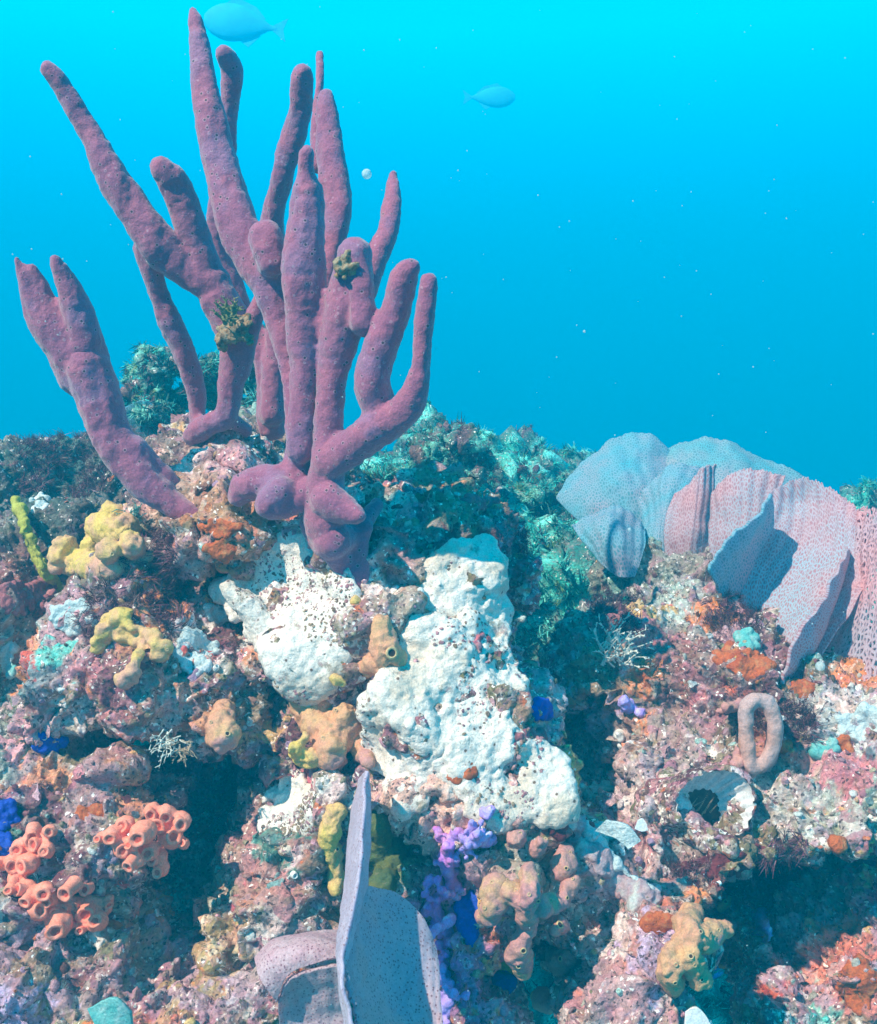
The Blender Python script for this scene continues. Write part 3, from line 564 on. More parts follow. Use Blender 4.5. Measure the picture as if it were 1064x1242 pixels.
def lumpy(name, label, chains, m, holes=(), terms=None, voxel=.002, group='yellow and tan sponges', cat='sponge', knob=.45, smooth=3, rs=1.12, flat=False):
    "chains: lists of (px,py,r,lift) with lift metres off the rock towards the camera"
    cs = []; dm = float(np.median([D(q[0], q[1]) for c in chains for q in c]))
    for c in chains:
        pts = [(x, y, ((dm if flat else min(max(D(x, y), dm-.04), dm+.05))-lift), r*rs) for x, y, r, lift in c]; cs.append(chain(pts))
    bl = [b for c in cs for b in c]; extra = []
    for c_, r_ in bl:
        if rnd.random() < knob: q = rng.normal(size=3); q /= np.linalg.norm(q); extra.append((np.asarray(c_)+q*r_*.6, r_*rnd.uniform(.45, .65)))
    me = largest(union(bl+extra, voxel, smooth))
    rough(me, terms or [('f', 40, .0042), ('r', 70, .0026), ('f', 150, .0012)])
    bs = base_of(me); par = tag(link(name, me, m, None, bs), label, cat, group)
    bpy.context.view_layer.update()
    for px, py, r in holes:
        dr = Vector(P(px, py, 1)).normalized(); ok, loc, nn, _ = par.ray_cast(Vector(-np.asarray(bs)), dr)
        if not ok: continue
        p = np.array(loc)+bs; n = np.array(nn); n = n-.5*FWD; n /= np.linalg.norm(n); rr = r*(p@FWD)*K
        V, F = torus(p+n*rr*.15, n, rr, rr*.33); o = link('osculum', mesh_from('o', V, F), M_rim, par)
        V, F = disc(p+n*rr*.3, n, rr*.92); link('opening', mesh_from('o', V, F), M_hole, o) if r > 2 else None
    return par
lumpy('yellow_sponge', 'yellow sponge with rosy knobs right of the lime fingers', [
    [(72, 675, 13, .03), (95, 682, 15, .03), (125, 690, 14, .03), (150, 682, 11, .03), (182, 672, 7, .03)], [(80, 662, 12, .03), (70, 682, 10, .03)],
    [(122, 640, 17, .035), (150, 642, 16, .035)], [(162, 662, 15, .045)], [(134, 668, 12, .05)], [(108, 663, 11, .04)], [(138, 626, 15, .03)], [(118, 698, 12, .01), (128, 705, 8, .01)]], M_yellow, [(178, 659, 2.5), (136, 672, 2)])
lumpy('finger_sponge', 'lime yellow finger sponge with two slim fingers at the left edge', [
    [(20, 606, 6, .04), (29, 635, 8, .04), (40, 665, 9, .03), (55, 695, 10, .02), (72, 718, 9, .0)], [(36, 652, 6, .06), (50, 680, 7, .05), (64, 705, 8, .02)]], M_lime, knob=0, rs=.85)
lumpy('yellow_sponge', 'small yellow and orange sponge tangle on the left ledge', [
    [(125, 770, 8, .01), (135, 752, 9, .015), (150, 750, 7, .01), (158, 762, 6, .01), (172, 766, 6, .01), (186, 778, 6, .015), (198, 784, 9, .02)], [(172, 768, 5, .01), (172, 785, 6, .015), (164, 802, 9, .01), (158, 818, 7, .01)], [(120, 782, 11, .005), (126, 765, 12, .01)], [(150, 748, 13, .012), (138, 752, 11, .012)], [(146, 768, 13, .0), (166, 775, 12, .0), (180, 782, 10, .0)], [(186, 772, 8, .01), (192, 792, 10, .012)], [(160, 812, 12, .008), (152, 822, 9, .005)]], M_yellow, [(203, 788, 1.5)], knob=.6, rs=1.0)
lumpy('tan_sponge', 'rosy tan sponge with a round opening on the lip of the left ledge', [
    [(272, 862, 12, .01), (268, 880, 15, .02), (275, 895, 15, .02), (258, 893, 9, .02)], [(240, 890, 8, .01), (255, 898, 7, .01)]], M_tan, [(276, 890, 3), (256, 876, 1.6)])
lumpy('tan_sponge', 'large lobed orange sponge against the left side of the white crust', [
    [(372, 850, 17, .02), (385, 875, 20, .02), (405, 890, 20, .03), (400, 912, 16, .03), (410, 925, 9, .02)], [(420, 868, 16, .02), (432, 892, 13, .02), (443, 915, 9, .02), (446, 926, 6, .02)], [(395, 850, 14, .01)]], M_tan, [(408, 861, 1.8), (392, 895, 1.8), (402, 880, 1.5), (378, 860, 1.5), (424, 930, 1.6)])
lumpy('tan_sponge', 'orange sponge with one wide opening in the middle of the white crust', [
    [(464, 755, 7, .0), (464, 775, 12, .01), (470, 795, 16, .02), (478, 800, 12, .02)], [(455, 805, 12, .01), (443, 812, 8, .0)], [(466, 815, 8, .01)]], M_tan, [(475, 792, 6)])
lumpy('yellow_sponge', 'small yellow knob beside the top of the large lobed orange sponge', [[(408, 826, 8, .01), (416, 829, 7, .01)]], M_yellow)
lumpy('yellow_sponge', 'tiny yellow knob high on the central rock', [[(431, 729, 5, .005)]], M_yellow)
lumpy('yellow_sponge', 'bright yellow sponge lobe below left of the large lobed orange sponge', [[(358, 905, 9, .02), (365, 920, 12, .02), (378, 918, 9, .02)], [(370, 895, 6, .02)]], M_yellow)
lumpy('tan_sponge', 'pale orange sponge streak left of the upright sea fan', [[(410, 985, 10, .01), (402, 1005, 12, .01), (405, 1035, 11, .01), (408, 1065, 9, .01), (408, 1078, 6, .01)]], M_yellow, [(409, 1030, 2.5)])
lumpy('olive_sponge', 'olive green sponge lump in the shade right of the upright sea fan', [[(458, 1000, 18, .0), (465, 1030, 22, .01), (475, 1055, 18, .0), (462, 1075, 16, .0), (490, 1030, 12, .0)]], flesh('olive sponge', (.14, .14, .03), (.08, .12, .04), None, 50))
lumpy('tan_sponge', 'rosy branching sponge dotted with pale pores, lower centre', [
    [(602, 1080, 14, .03), (598, 1100, 9, .03), (586, 1112, 8, .02)], [(640, 1060, 9, .03), (645, 1082, 11, .04), (638, 1100, 10, .04), (640, 1120, 9, .04), (632, 1140, 12, .04), (628, 1160, 12, .04), (636, 1175, 8, .03)],
    [(620, 1085, 10, .03), (640, 1092, 12, .03)], [(655, 1098, 9, .03), (680, 1090, 9, .04), (695, 1070, 6, .04)], [(575, 1068, 8, .02), (582, 1056, 6, .02)]], M_pinktan,
    [(597, 1070, 2), (616, 1067, 1.6), (653, 1062, 2), (626, 1080, 2), (642, 1085, 1.8), (653, 1093, 2.2), (648, 1099, 1.8), (588, 1101, 2), (635, 1153, 3.2), (629, 1172, 2.6), (688, 1089, 2.2), (668, 1092, 2), (695, 1066, 1.6), (581, 1112, 1.5)], group='rosy branching sponges')
for lab, ch, ho in [
    ('round rosy sponge bud below the white crust', [[(626, 1017, 11, .02), (628, 1022, 10, .02)]], [(631, 1011, 2)]),
    ('egg shaped rosy sponge bud right of the round one', [[(648, 1028, 9, .02), (656, 1022, 9, .03)]], [(662, 1018, 2)]),
    ('two lobed rosy sponge with three pores right of the buds', [[(685, 1035, 9, .03), (682, 1050, 12, .03), (680, 1058, 9, .03)]], [(687, 1053, 2.2), (692, 1034, 1.6)]),
    ('small rosy sponge with a curled opening in a dark pocket', [[(680, 1120, 7, .02), (678, 1130, 8, .02)]], [(679, 1122, 4)]),
    ('rosy sponge knob with two wide pores above the dark hollow', [[(675, 1165, 11, .03), (688, 1158, 12, .03), (682, 1170, 9, .03)]], [(694, 1152, 2.8), (680, 1163, 2.8)]),
    ('lone pinkish lump hanging in the dark hollow at the bottom', [[(655, 1210, 9, .02), (665, 1216, 8, .02)]], [])]:
    lumpy('tan_sponge', lab, ch, M_pinktan, ho, group='rosy branching sponges')
lumpy('yellow_sponge', 'torn yellow sponge web under the rosy branching sponge', [[(600, 1140, 10, .01), (612, 1155, 10, .01), (620, 1175, 9, .01)], [(645, 1180, 12, .01), (655, 1165, 10, .0)]], M_lime)
lumpy('tan_sponge', 'yellow tan branching sponge with many pores over the right hollow', [
    [(838, 1108, 9, .02), (835, 1128, 14, .03), (850, 1138, 14, .03), (872, 1128, 12, .03), (884, 1126, 6, .03)], [(815, 1160, 14, .03), (812, 1180, 13, .03), (815, 1198, 9, .03)], [(838, 1158, 12, .04), (842, 1178, 12, .04), (850, 1190, 9, .04)], [(828, 1140, 12, .03)]], M_tan,
    [(850, 1130, 2.2), (862, 1132, 2.2), (872, 1128, 2), (838, 1160, 3), (820, 1170, 2), (843, 1171, 2), (819, 1192, 2.4), (820, 1200, 2), (851, 1188, 2.4)])
lumpy('tan_sponge', 'pink knob right of the yellow tan branching sponge', [[(878, 1120, 6, .04), (884, 1124, 6, .04)]], M_pinktan)
lumpy('tan_sponge', 'tiny orange sponge with a slit opening under the ledge', [[(876, 1098, 6, .01), (882, 1090, 5, .01)]], M_tan, [(880, 1094, 2.5)])
lumpy('tan_sponge', 'orange knob at the lip of the right overhang', [[(1010, 1022, 7, .0), (1018, 1024, 8, .0)]], M_orange)
# oval ring sponge
t = [(930, 850), (938, 868), (940, 890), (936, 912), (926, 926), (912, 928), (906, 910), (905, 885), (905, 862), (915, 850), (930, 850)]
lumpy('ring_sponge', 'pink oval ring sponge with a yellow lined slit above the giant barnacle', [[(x, y, 8.5, .06) for x, y in t], [(914, 930, 6, .055), (911, 942, 4, .045)], [(x, y+2, 8, .035) for x, y in t], [(x, y+3, 8, .01) for x, y in t]], flesh('pink ring sponge', (.60, .32, .26), (.58, .38, .36), (.62, .25, .08), 26), group=None, flat=True, knob=0, rs=1.15, terms=[('f', 40, .002), ('f', 130, .0008)])
lumpy('tan_sponge', 'pale pink nub left of the oval ring sponge', [[(882, 858, 6, .02), (896, 854, 6, .02), (872, 862, 3, .01)]], M_pinktan)
lumpy('tan_sponge', 'pale pink nub below left of the oval ring sponge', [[(896, 910, 6, .02), (895, 925, 7, .02)]], M_pinktan)
# lilac and violet corals
def knobs(label, seeds, m, n, spread, r, name='lilac_coral', group='lilac corals'):
    ch = [[(a_, b_, r*1.5, .0) for a_, b_ in seeds]]
    for sx_, sy_ in seeds:
        for k in range(n):
            x, y = sx_+rnd.gauss(0, spread), sy_+rnd.gauss(0, spread); ch.append([(x, y, r*rnd.uniform(.6, 1.2), rnd.uniform(.0, .018))])
    lumpy(name, label, ch, m, group=group, voxel=.0016, smooth=1, terms=[('f', 120, .0015), ('w', 200, .002)])
knobs('violet knobbly coral climbing down right of the upright sea fan', [(555, 1010), (540, 1040), (548, 1075), (525, 1095), (545, 1130), (540, 1165)], M_violet, 18, 13, 5)
knobs('bluish lilac knobbly coral tucked under the white crust', [(565, 1030), (575, 1015), (590, 1020)], M_lilac, 14, 10, 4.5)
lumpy('lilac_coral', 'lilac fingers poking out below the violet coral', [[(545, 1118, 5, .02), (530, 1128, 5, .04), (518, 1138, 4, .05)], [(538, 1125, 5, .02), (520, 1118, 4, .03)], [(552, 1140, 5, .02), (548, 1160, 4, .03)]], M_lilac, group='lilac corals', voxel=.0016)
knobs('long lilac coral streak near the bottom edge left of the dark hollow', [(540, 1185), (545, 1210), (538, 1235)], M_lilac, 13, 8, 5)
lumpy('lilac_coral', 'round lilac bead at the lower edge of the white crust', [[(592, 985, 10, .01)]], M_lilac, group='lilac corals')
knobs('small bright lilac coral in the middle of the right rock', [(763, 857)], M_lilac, 9, 6, 6)
knobs('lilac coral hanging over the dark right hollow', [(922, 1112), (924, 1128), (922, 1140)], M_lilac, 5, 4, 6)
knobs('little lilac coral beside the yellow tan branching sponge', [(868, 1178)], M_lilac, 7, 5, 5)
knobs('white knob coral below the bright lilac one', [(752, 893)], M_shell, 6, 4, 6, 'knob_coral', None)
# ------------------------------------------------------------------ orange cup corals
def lathe(c, n, prof, seg=18, wob=.08):
    n = n/np.linalg.norm(n); u = np.cross(n, (0, .3, 1)); u /= np.linalg.norm(u); v = np.cross(n, u); V = []; F = []; ph = rnd.uniform(0, 6)
    for r, z in prof:
        for i in range(seg):
            a = 2*math.pi*i/seg; k = r*(1+wob*math.sin(2*a+ph)+wob*.5*math.sin(5*a+ph*2)); V.append(c+(u*math.cos(a)+v*math.sin(a))*k+n*z)
    for j in range(len(prof)-1):
        for i in range(seg): F.append((j*seg+i, j*seg+(i+1) % seg, (j+1)*seg+(i+1) % seg, (j+1)*seg+i))
    return np.array(V), np.array(F)
def cup_colony(label, cups, lift=.012):
    mid = np.mean([(c[0], c[1]) for c in cups], 0); h0 = hit(*mid); dm = float(np.median([D(c[0], c[1]) for c in cups]))
    def hit2(x, y): h = hit(x, y); q = min(max(h[2], dm-.02), dm+.015)-lift; return (P(x, y, q), h[1], q)
    par = root('cup_coral', h0[0], label, 'coral', 'orange cup coral colonies')
    for k in range(len(cups)):
        c = cups[k]; a = rnd.uniform(0, 6.28); x, y = c[0]+1.7*c[2]*math.cos(a), c[1]+1.7*c[2]*math.sin(a)
        if all(math.hypot(x-q[0], y-q[1]) > .8*(q[2]+5) for q in cups): cups.append((x, y, rnd.uniform(5, 8)))
    balls = []
    for x, y, r in cups:
        h = hit2(x, y); rr = r*1.2*h[2]*K; balls.append((h[0]+FWD*rr*.3, rr*.95))
    balls = [q for x, y, r in cups for q in [(hit2(x, y)[0]+FWD*r*K*1.0, r*1.6*K)]]+balls
    link('coral_base', rough(largest(union(balls, .002, 2)), [('f', 90, .0015)]), M_cup, par)
    for x, y, r in cups:
        h = hit2(x, y); rr = r*1.0*h[2]*K; n = h[1]*.35-FWD*.7+np.array((rnd.uniform(-.6, .6), 0, rnd.uniform(-.35, .5))); n /= np.linalg.norm(n)
        L = rr*rnd.uniform(.9, 1.6); p = h[0]
        V, F = lathe(p, n, [(rr*1.0, -rr*.6), (rr*.92, 0), (rr*.86, L*.5), (rr*.94, L*.82), (rr*.96, L*.94), (rr*.86, L*1.02), (rr*.68, L*1.0), (rr*.52, L*.90), (rr*.45, L*.80)])
        o = link('polyp', mesh_from('p', V, F), M_cup, par)
        V, F = lathe(p, n, [(rr*.5, L*.84), (rr*.34, L*.78), (rr*.2, L*.84), (rr*.02, L*.78)], wob=.02); link('mouth', mesh_from('m', V, F), M_cupin, o)
cup_colony('plump cluster of orange cup corals hanging beside the dark cave', [(150, 1002, 8), (135, 1015, 8), (148, 1030, 9), (160, 1045, 8), (172, 1012, 11), (178, 1034, 9), (192, 1000, 10), (205, 1016, 11), (218, 998, 9), (190, 1042, 8), (200, 988, 8)], .05)
cup_colony('broken curve of orange cup corals along the lower left rock', [(22, 1030, 8), (35, 1020, 7), (50, 1022, 9), (15, 1048, 9), (32, 1050, 10), (18, 1068, 8), (30, 1080, 8), (52, 1085, 9), (60, 1092, 7), (88, 1075, 11), (42, 1105, 10), (68, 1124, 12), (106, 1103, 12), (92, 1115, 8), (115, 1120, 9), (125, 1105, 7), (80, 1100, 8), (55, 1032, 7)])

# ------------------------------------------------------------------ sea fans
def cat(pts, t):
    n = len(pts)-1; x = min(t*n, n-1e-6); i = int(x); f = x-i; p = [np.array(pts[min(max(i+k, 0), n)]) for k in (-1, 0, 1, 2)]
    return .5*(2*p[1]+(-p[0]+p[2])*f+(2*p[0]-5*p[1]+4*p[2]-p[3])*f*f+(-p[0]+3*p[1]-3*p[2]+p[3])*f**3)
def sheet(rows, ns=90, ntt=60, ruffle=.006, jag=.025, thick=.0018, rsc=14, pleat=.0011):
    "rows: base row ... rim row, each a list of (px,py,depth)"
    Rw = [[P(*q) for q in r] for r in rows]; V = np.zeros((ntt, ns, 3))
    for i in range(ns):
        s = i/(ns-1); col = [cat(r, s) for r in Rw]; ext = 1-jag*(.5+.5*math.sin(i*1.1+3*math.sin(i*.37)))*rnd.uniform(.5, 1)
        for j in range(ntt): V[j, i] = cat(col, j/(ntt-1)*ext)
    A = V.reshape(-1, 3); gx = np.gradient(V, axis=1); gy = np.gradient(V, axis=0); N = np.cross(gx, gy).reshape(-1, 3); N /= np.linalg.norm(N, axis=1)[:, None]+1e-9
    tt = np.repeat(np.linspace(0, 1, ntt), ns); A = A+N*(fbm(A, rsc, 2, 41)*ruffle*(.3+tt))[:, None]
    ss = np.tile(np.linspace(0, 1, ns), ntt); A = A+N*(fbm(A, 60, 2, 43)*.0012+pleat*tt*np.sin(ss*ns*.5+2.5*fbm(A, 10, 2, 47)))[:, None]
    i = (np.arange(ntt-1)[:, None]*ns+np.arange(ns-1)).ravel(); F = np.stack([i, i+1, i+ns+1, i+ns], 1)
    du = np.linalg.norm(np.gradient(V, axis=1), axis=2); dv = np.linalg.norm(np.gradient(V, axis=0), axis=2)
    U = np.cumsum(du, 1); U = U-U[:, ns//2:ns//2+1]; W = np.cumsum(dv, 0); uv = np.stack([U.ravel(), W.ravel()], 1)
    me = mesh_from('fan', A, F); ul = me.uv_layers.new(name='UVMap'); vi = np.empty(len(me.loops), np.int32); me.loops.foreach_get('vertex_index', vi)
    ul.data.foreach_set('uv', uv[vi].astype(np.float32).ravel()); me['t'] = thick; return me
def add_sheet(name, rows, m, par=None, label=None, cat_=None, group=None, **kw):
    me = sheet(rows, **kw); th = me['t']
    if par: o = link(name, me, m, par)
    else: o = tag(link(name, me, m, None, P(*rows[0][len(rows[0])//2])), label, cat_, group)
    s = o.modifiers.new('thick', 'SOLIDIFY'); s.thickness = th; s.offset = 0; return o
G = 'sea fans on the right crest'
f = root('sea_fan', P(760, 640, 1.95), 'farthest smooth blue green sea fan, rounded lobes at the upper left of the fans', 'sea fan', G)
add_sheet('lobe', [[(735, 655, 1.86), (760, 655, 1.85), (790, 650, 1.85), (820, 640, 1.86)], [(698, 628, 1.90), (738, 592, 1.88), (785, 582, 1.88), (828, 600, 1.89)], [(676, 606, 1.95), (705, 560, 1.97), (770, 520, 1.98), (828, 560, 1.96)]], M_netblue, f, ruffle=.012, rsc=10, jag=.03)
add_sheet('lobe', [[(820, 640, 1.84), (850, 640, 1.82), (900, 650, 1.80), (960, 660, 1.78)], [(805, 585, 1.90), (850, 580, 1.88), (910, 590, 1.86), (975, 620, 1.84)], [(795, 548, 1.98), (855, 528, 1.98), (925, 552, 1.96), (1005, 602, 1.94)]], M_netteal, f, jag=.05)
f = root('sea_fan', P(740, 690, 1.62), 'lowest small shell shaped sea fan at the left end of the fans', 'sea fan', G)
add_sheet('lobe', [[(738, 692, 1.60), (752, 700, 1.59), (770, 700, 1.59)], [(712, 662, 1.64), (745, 650, 1.60), (782, 668, 1.61)], [(695, 640, 1.68), (745, 604, 1.69), (786, 632, 1.68)]], M_netblue, f, ruffle=.012, rsc=10, jag=.03)
f = root('sea_fan', P(830, 700, 1.66), 'double folded sea fan, blue outside and pink inside, left of the middle', 'sea fan', G)
add_sheet('lobe', [[(785, 705, 1.65), (805, 712, 1.64), (825, 702, 1.64)], [(776, 650, 1.69), (800, 640, 1.66), (824, 640, 1.68)], [(772, 608, 1.76), (812, 566, 1.77), (866, 576, 1.77)]], M_netblue, f, ruffle=.012, rsc=10, jag=.03)
add_sheet('lobe', [[(812, 705, 1.64), (832, 710, 1.63), (855, 700, 1.62)], [(806, 650, 1.64), (840, 640, 1.60), (862, 640, 1.62)], [(822, 600, 1.66), (848, 568, 1.62), (870, 562, 1.64)]], M_netpink, f, jag=.05)
f = root('sea_fan', P(870, 700, 1.55), 'tall upright sea fan with a bright blue left edge in the middle of the fans', 'sea fan', G)
add_sheet('lobe', [[(862, 700, 1.58), (880, 715, 1.56), (900, 715, 1.54)], [(860, 640, 1.60), (895, 640, 1.56), (930, 640, 1.55)], [(862, 600, 1.62), (900, 568, 1.58), (952, 578, 1.57)]], M_netpink, f, jag=.05)
f = root('sea_fan', P(960, 800, 1.32), 'largest pink sea fan with a dark folded leaf and open mesh at the right edge', 'sea fan', G)
add_sheet('fold', [[(888, 742, 1.44), (908, 705, 1.47), (932, 655, 1.50)], [(872, 715, 1.41), (900, 672, 1.43), (935, 620, 1.46)], [(862, 692, 1.36), (895, 645, 1.38), (938, 600, 1.42)]], M_netblue, f, thick=.004)
add_sheet('lobe', [[(888, 742, 1.44), (915, 790, 1.40), (940, 822, 1.34), (962, 835, 1.30)], [(900, 690, 1.47), (935, 720, 1.44), (970, 750, 1.38), (1000, 790, 1.31)], [(925, 640, 1.49), (970, 650, 1.47), (1015, 675, 1.42), (1045, 720, 1.36)], [(930, 598, 1.5), (975, 580, 1.5), (1020, 598, 1.46), (1075, 640, 1.42)]], M_netpink, f, ns=140, ntt=90, jag=.04)
add_sheet('fold', [[(962, 835, 1.30), (990, 785, 1.32), (1015, 725, 1.37), (1030, 670, 1.41)], [(955, 830, 1.27), (985, 775, 1.28), (1012, 715, 1.34), (1030, 668, 1.40)], [(945, 828, 1.25), (975, 765, 1.25), (1008, 705, 1.32), (1030, 666, 1.39)]], M_netpink, f, thick=.004)
add_sheet('lobe', [[(955, 848, 1.34), (1000, 862, 1.31), (1050, 868, 1.27), (1110, 870, 1.24)], [(985, 790, 1.37), (1025, 785, 1.34), (1065, 780, 1.30), (1120, 770, 1.26)], [(1010, 720, 1.41), (1040, 705, 1.38), (1075, 695, 1.34), (1130, 680, 1.30)], [(1020, 640, 1.46), (1045, 610, 1.44), (1085, 622, 1.41), (1140, 640, 1.38)]], M_netcoarse, f, ns=140, ntt=90, jag=.05)
# upright fan bottom centre
f = root('sea_fan', P(470, 1260, .98), 'upright lavender sea fan seen edge on, rising from the bottom edge to the white crust', 'sea fan')
add_sheet('blade', [[(441, 1075, .965), (480, 1084, .99), (512, 1112, .985), (530, 1152, .97)], [(430, 1110, .93), (468, 1130, .95), (505, 1165, .95), (534, 1210, .93)], [(420, 1160, .87), (455, 1200, .905), (495, 1250, .905), (534, 1300, .89)], [(414, 1180, .838), (425, 1230, .83), (445, 1290, .82), (480, 1360, .81)]], M_fan, f, ns=120, ntt=90, jag=.012, thick=.003, pleat=.0008, ruffle=.004)
add_sheet('blade', [[(448, 938, 1.06), (449, 1010, 1.01), (444, 1075, .965), (420, 1165, .86), (414, 1182, .838)], [(444, 935, 1.03), (441, 1010, .97), (434, 1075, .92), (415, 1165, .85), (412, 1182, .838)]], M_fanlip, f, pleat=0, ns=100, ntt=16, jag=.004, thick=.003, ruffle=.0008)
add_sheet('lip', [[(434, 955, 1.09), (424, 1010, 1.05), (418, 1075, .99), (411, 1150, .89), (412, 1200, .86), (425, 1290, .84)], [(438, 945, 1.06), (430, 1010, 1.0), (424, 1075, .95), (411, 1160, .86), (418, 1215, .84), (436, 1290, .83)], [(444, 935, 1.02), (440, 1010, .965), (434, 1075, .915), (414, 1172, .838), (425, 1230, .822), (445, 1300, .81)]], M_fanlip, f, pleat=0, ns=120, ntt=16, jag=.0, thick=.003, ruffle=.0005)
f = root('sea_fan', P(380, 1260, .98), 'low pinkish sea fan lobe at the bottom edge left of the upright one', 'sea fan')
add_sheet('lobe', [[(345, 1300, .99), (370, 1300, .98), (395, 1300, .97), (430, 1300, .98)], [(340, 1250, .985), (365, 1235, .985), (395, 1225, .985), (425, 1215, .985)], [(336, 1214, .967), (350, 1183, .963), (385, 1170, .963), (425, 1162, .967)]], M_fanpink, f, pleat=.0004, ns=90, ntt=60, thick=.003, jag=.01)
add_sheet('lobe', [[(336, 1215, .965), (350, 1182, .96), (385, 1168, .96), (425, 1160, .965)], [(318, 1185, .965), (335, 1160, .965), (375, 1148, .97), (425, 1150, .985)], [(312, 1160, 1.0), (330, 1138, 1.0), (370, 1130, 1.01), (425, 1138, 1.02)]], M_fanpink, f, pleat=0, ns=90, ntt=30, thick=.003, jag=.01)
add_sheet('small_sea_fan', [[(150, 545, 1.95), (180, 550, 1.95), (210, 545, 1.95)], [(148, 515, 1.93), (180, 510, 1.92), (212, 525, 1.93)], [(140, 500, 1.92), (175, 488, 1.9), (212, 512, 1.92)]], M_netteal, None, 'small pale teal sea fan far behind the leaning left mauve sponge', 'sea fan')
# ------------------------------------------------------------------ giant barnacle and shells
h = hit(800, 980); bc = P(868, 974, D(800, 980)-.02); bn = np.array((.05, -.93, .16)); bn /= np.linalg.norm(bn)
bar = root('giant_barnacle', bc, 'giant barnacle with an open white ribbed cup and brown feelers inside', 'barnacle')
def ribbed(c, n, prof, seg=96, ribs=22, amp=.05, rib0=0, skew=0.):
    n = n/np.linalg.norm(n); u = np.cross(n, (0, 0, 1)); u /= np.linalg.norm(u); v = np.cross(u, n); V = []; F = []
    for j, (r, z, am) in enumerate(prof):
        for i in range(seg):
            a = 2*math.pi*i/seg; k = r*(1+am*amp*abs(math.sin(ribs*a/2+rib0))+.05*math.sin(3*a+1)); V.append(c+(-RT*.55-UP*.85)*skew*max(0, -z)+u*math.cos(a)*k*1.08+v*math.sin(a)*k*.92+n*(z+.003*math.sin(2*a+.5)*(j < 6)))
    for j in range(len(prof)-1):
        for i in range(seg): F.append((j*seg+i, j*seg+(i+1) % seg, (j+1)*seg+(i+1) % seg, (j+1)*seg+i))
    return np.array(V), np.array(F)
u_ = h[2]*K
V, F = ribbed(bc, bn, [(64*u_, -.05, .5), (52*u_, -.025, .7), (46*u_, -.003, .8), (44*u_, .002, 1), (41.5*u_, .002, 1)], skew=.5); sh = link('shell', rough(mesh_from('s', V, F), [('f', 60, .006), ('w', 130, .004)]), M_rock, bar)
V, F = ribbed(bc, bn, [(41.7*u_, .0022, 1), (40.5*u_, -.006, 2), (37*u_, -.016, 3), (32*u_, -.026, 3), (27*u_, -.036, 1.5)], skew=.5); link('inner_wall', rough(mesh_from('s', V, F), [('f', 120, .002)]), M_shell, bar)
fc = bc-bn*.036+(-RT*.55-UP*.85)*.5*.033; V, F = disc(fc, bn, 31*u_, 24); link('operculum', mesh_from('s', V, F), M_dark, bar)
for k in range(9):
    x = 852+k*4.5; y = 978+rnd.uniform(-6, 8); b0 = fc+bn*.001+RT*((x-868)*u_*.8)+UP*((978-y)*u_*.8); tip = b0+bn*.03+UP*rnd.uniform(.010, .024)+RT*rnd.uniform(-.005, .008)
    pts = [(b0+(tip-b0)*t, .0016*(1-.6*t)) for t in np.linspace(0, 1, 12)]; link('feeler', union(pts, .0008, 1, ICO1), M_cirri, bar)
lumpy('barnacle', 'crusted shell flank wrapping the left of the giant barnacle', [[(805, 930, 10, .0), (815, 955, 13, .01), (828, 985, 16, .01), (850, 1012, 16, .01), (885, 1022, 12, .01)]], M_rock, group=None, terms=[('f', 50, .006), ('w', 110, .005)])
def shell_plate(label, rows, m=M_shellout): return add_sheet('shell', rows, m, None, label, 'shell', 'broken shells on the right rock', ns=50, ntt=20, thick=.004, ruffle=.004, pleat=0)
crust('shell', [[(690, 985), (706, 1000), (735, 1040), (765, 1065), (798, 1080), (800, 1095), (770, 1100), (735, 1075), (705, 1035), (686, 1005)]], M_shellout, 'long pinkish shell ridge slanting below the dark gully', 'shell', None, t=8, step=5, voxel=.002, sink=.2, terms=[('r', 60, .004), ('f', 150, .0015)])
lumpy('shell_edge', 'pale bluish shell edge running above the long pinkish ridge', [[(705, 995, 3, .012), (722, 1015, 3.5, .014), (742, 1042, 4, .014), (765, 1062, 4, .012), (795, 1080, 3, .01)]], M_pale, group=None, cat='shell', voxel=.0014)
lumpy('shell_edge', 'white curved shell edge left of the giant barnacle', [[(798, 935, 3, .01), (808, 950, 5, .012), (820, 968, 5, .012), (835, 982, 4, .012)]], M_pale, group=None, cat='shell', voxel=.0014)
shell_plate('pale aqua shell lip above the long slanting one', [[(722, 1008, 1.07), (745, 1015, 1.06), (762, 1030, 1.05)], [(735, 995, 1.06), (760, 1002, 1.05), (778, 1020, 1.05)]], M_pale)
shell_plate('small pale green shell disc at the bottom edge on the left', [[(118, 1250, .93), (140, 1255, .93), (162, 1250, .93)], [(112, 1222, .94), (140, 1208, .93), (160, 1226, .93)]], M_aqua)
shell_plate('white angular shell scrap at the bottom of the right hollow', [[(830, 1245, 1.0), (850, 1250, 1.0), (868, 1248, 1.0)], [(832, 1228, 1.0), (846, 1222, 1.0), (862, 1240, 1.0)]], M_shell)
shell_plate('tiny square white shell scrap beside the aqua shell lip', [[(770, 1005, 1.06), (778, 1008, 1.06), (786, 1006, 1.06)], [(774, 995, 1.06), (780, 993, 1.06), (784, 999, 1.06)]], M_shell)
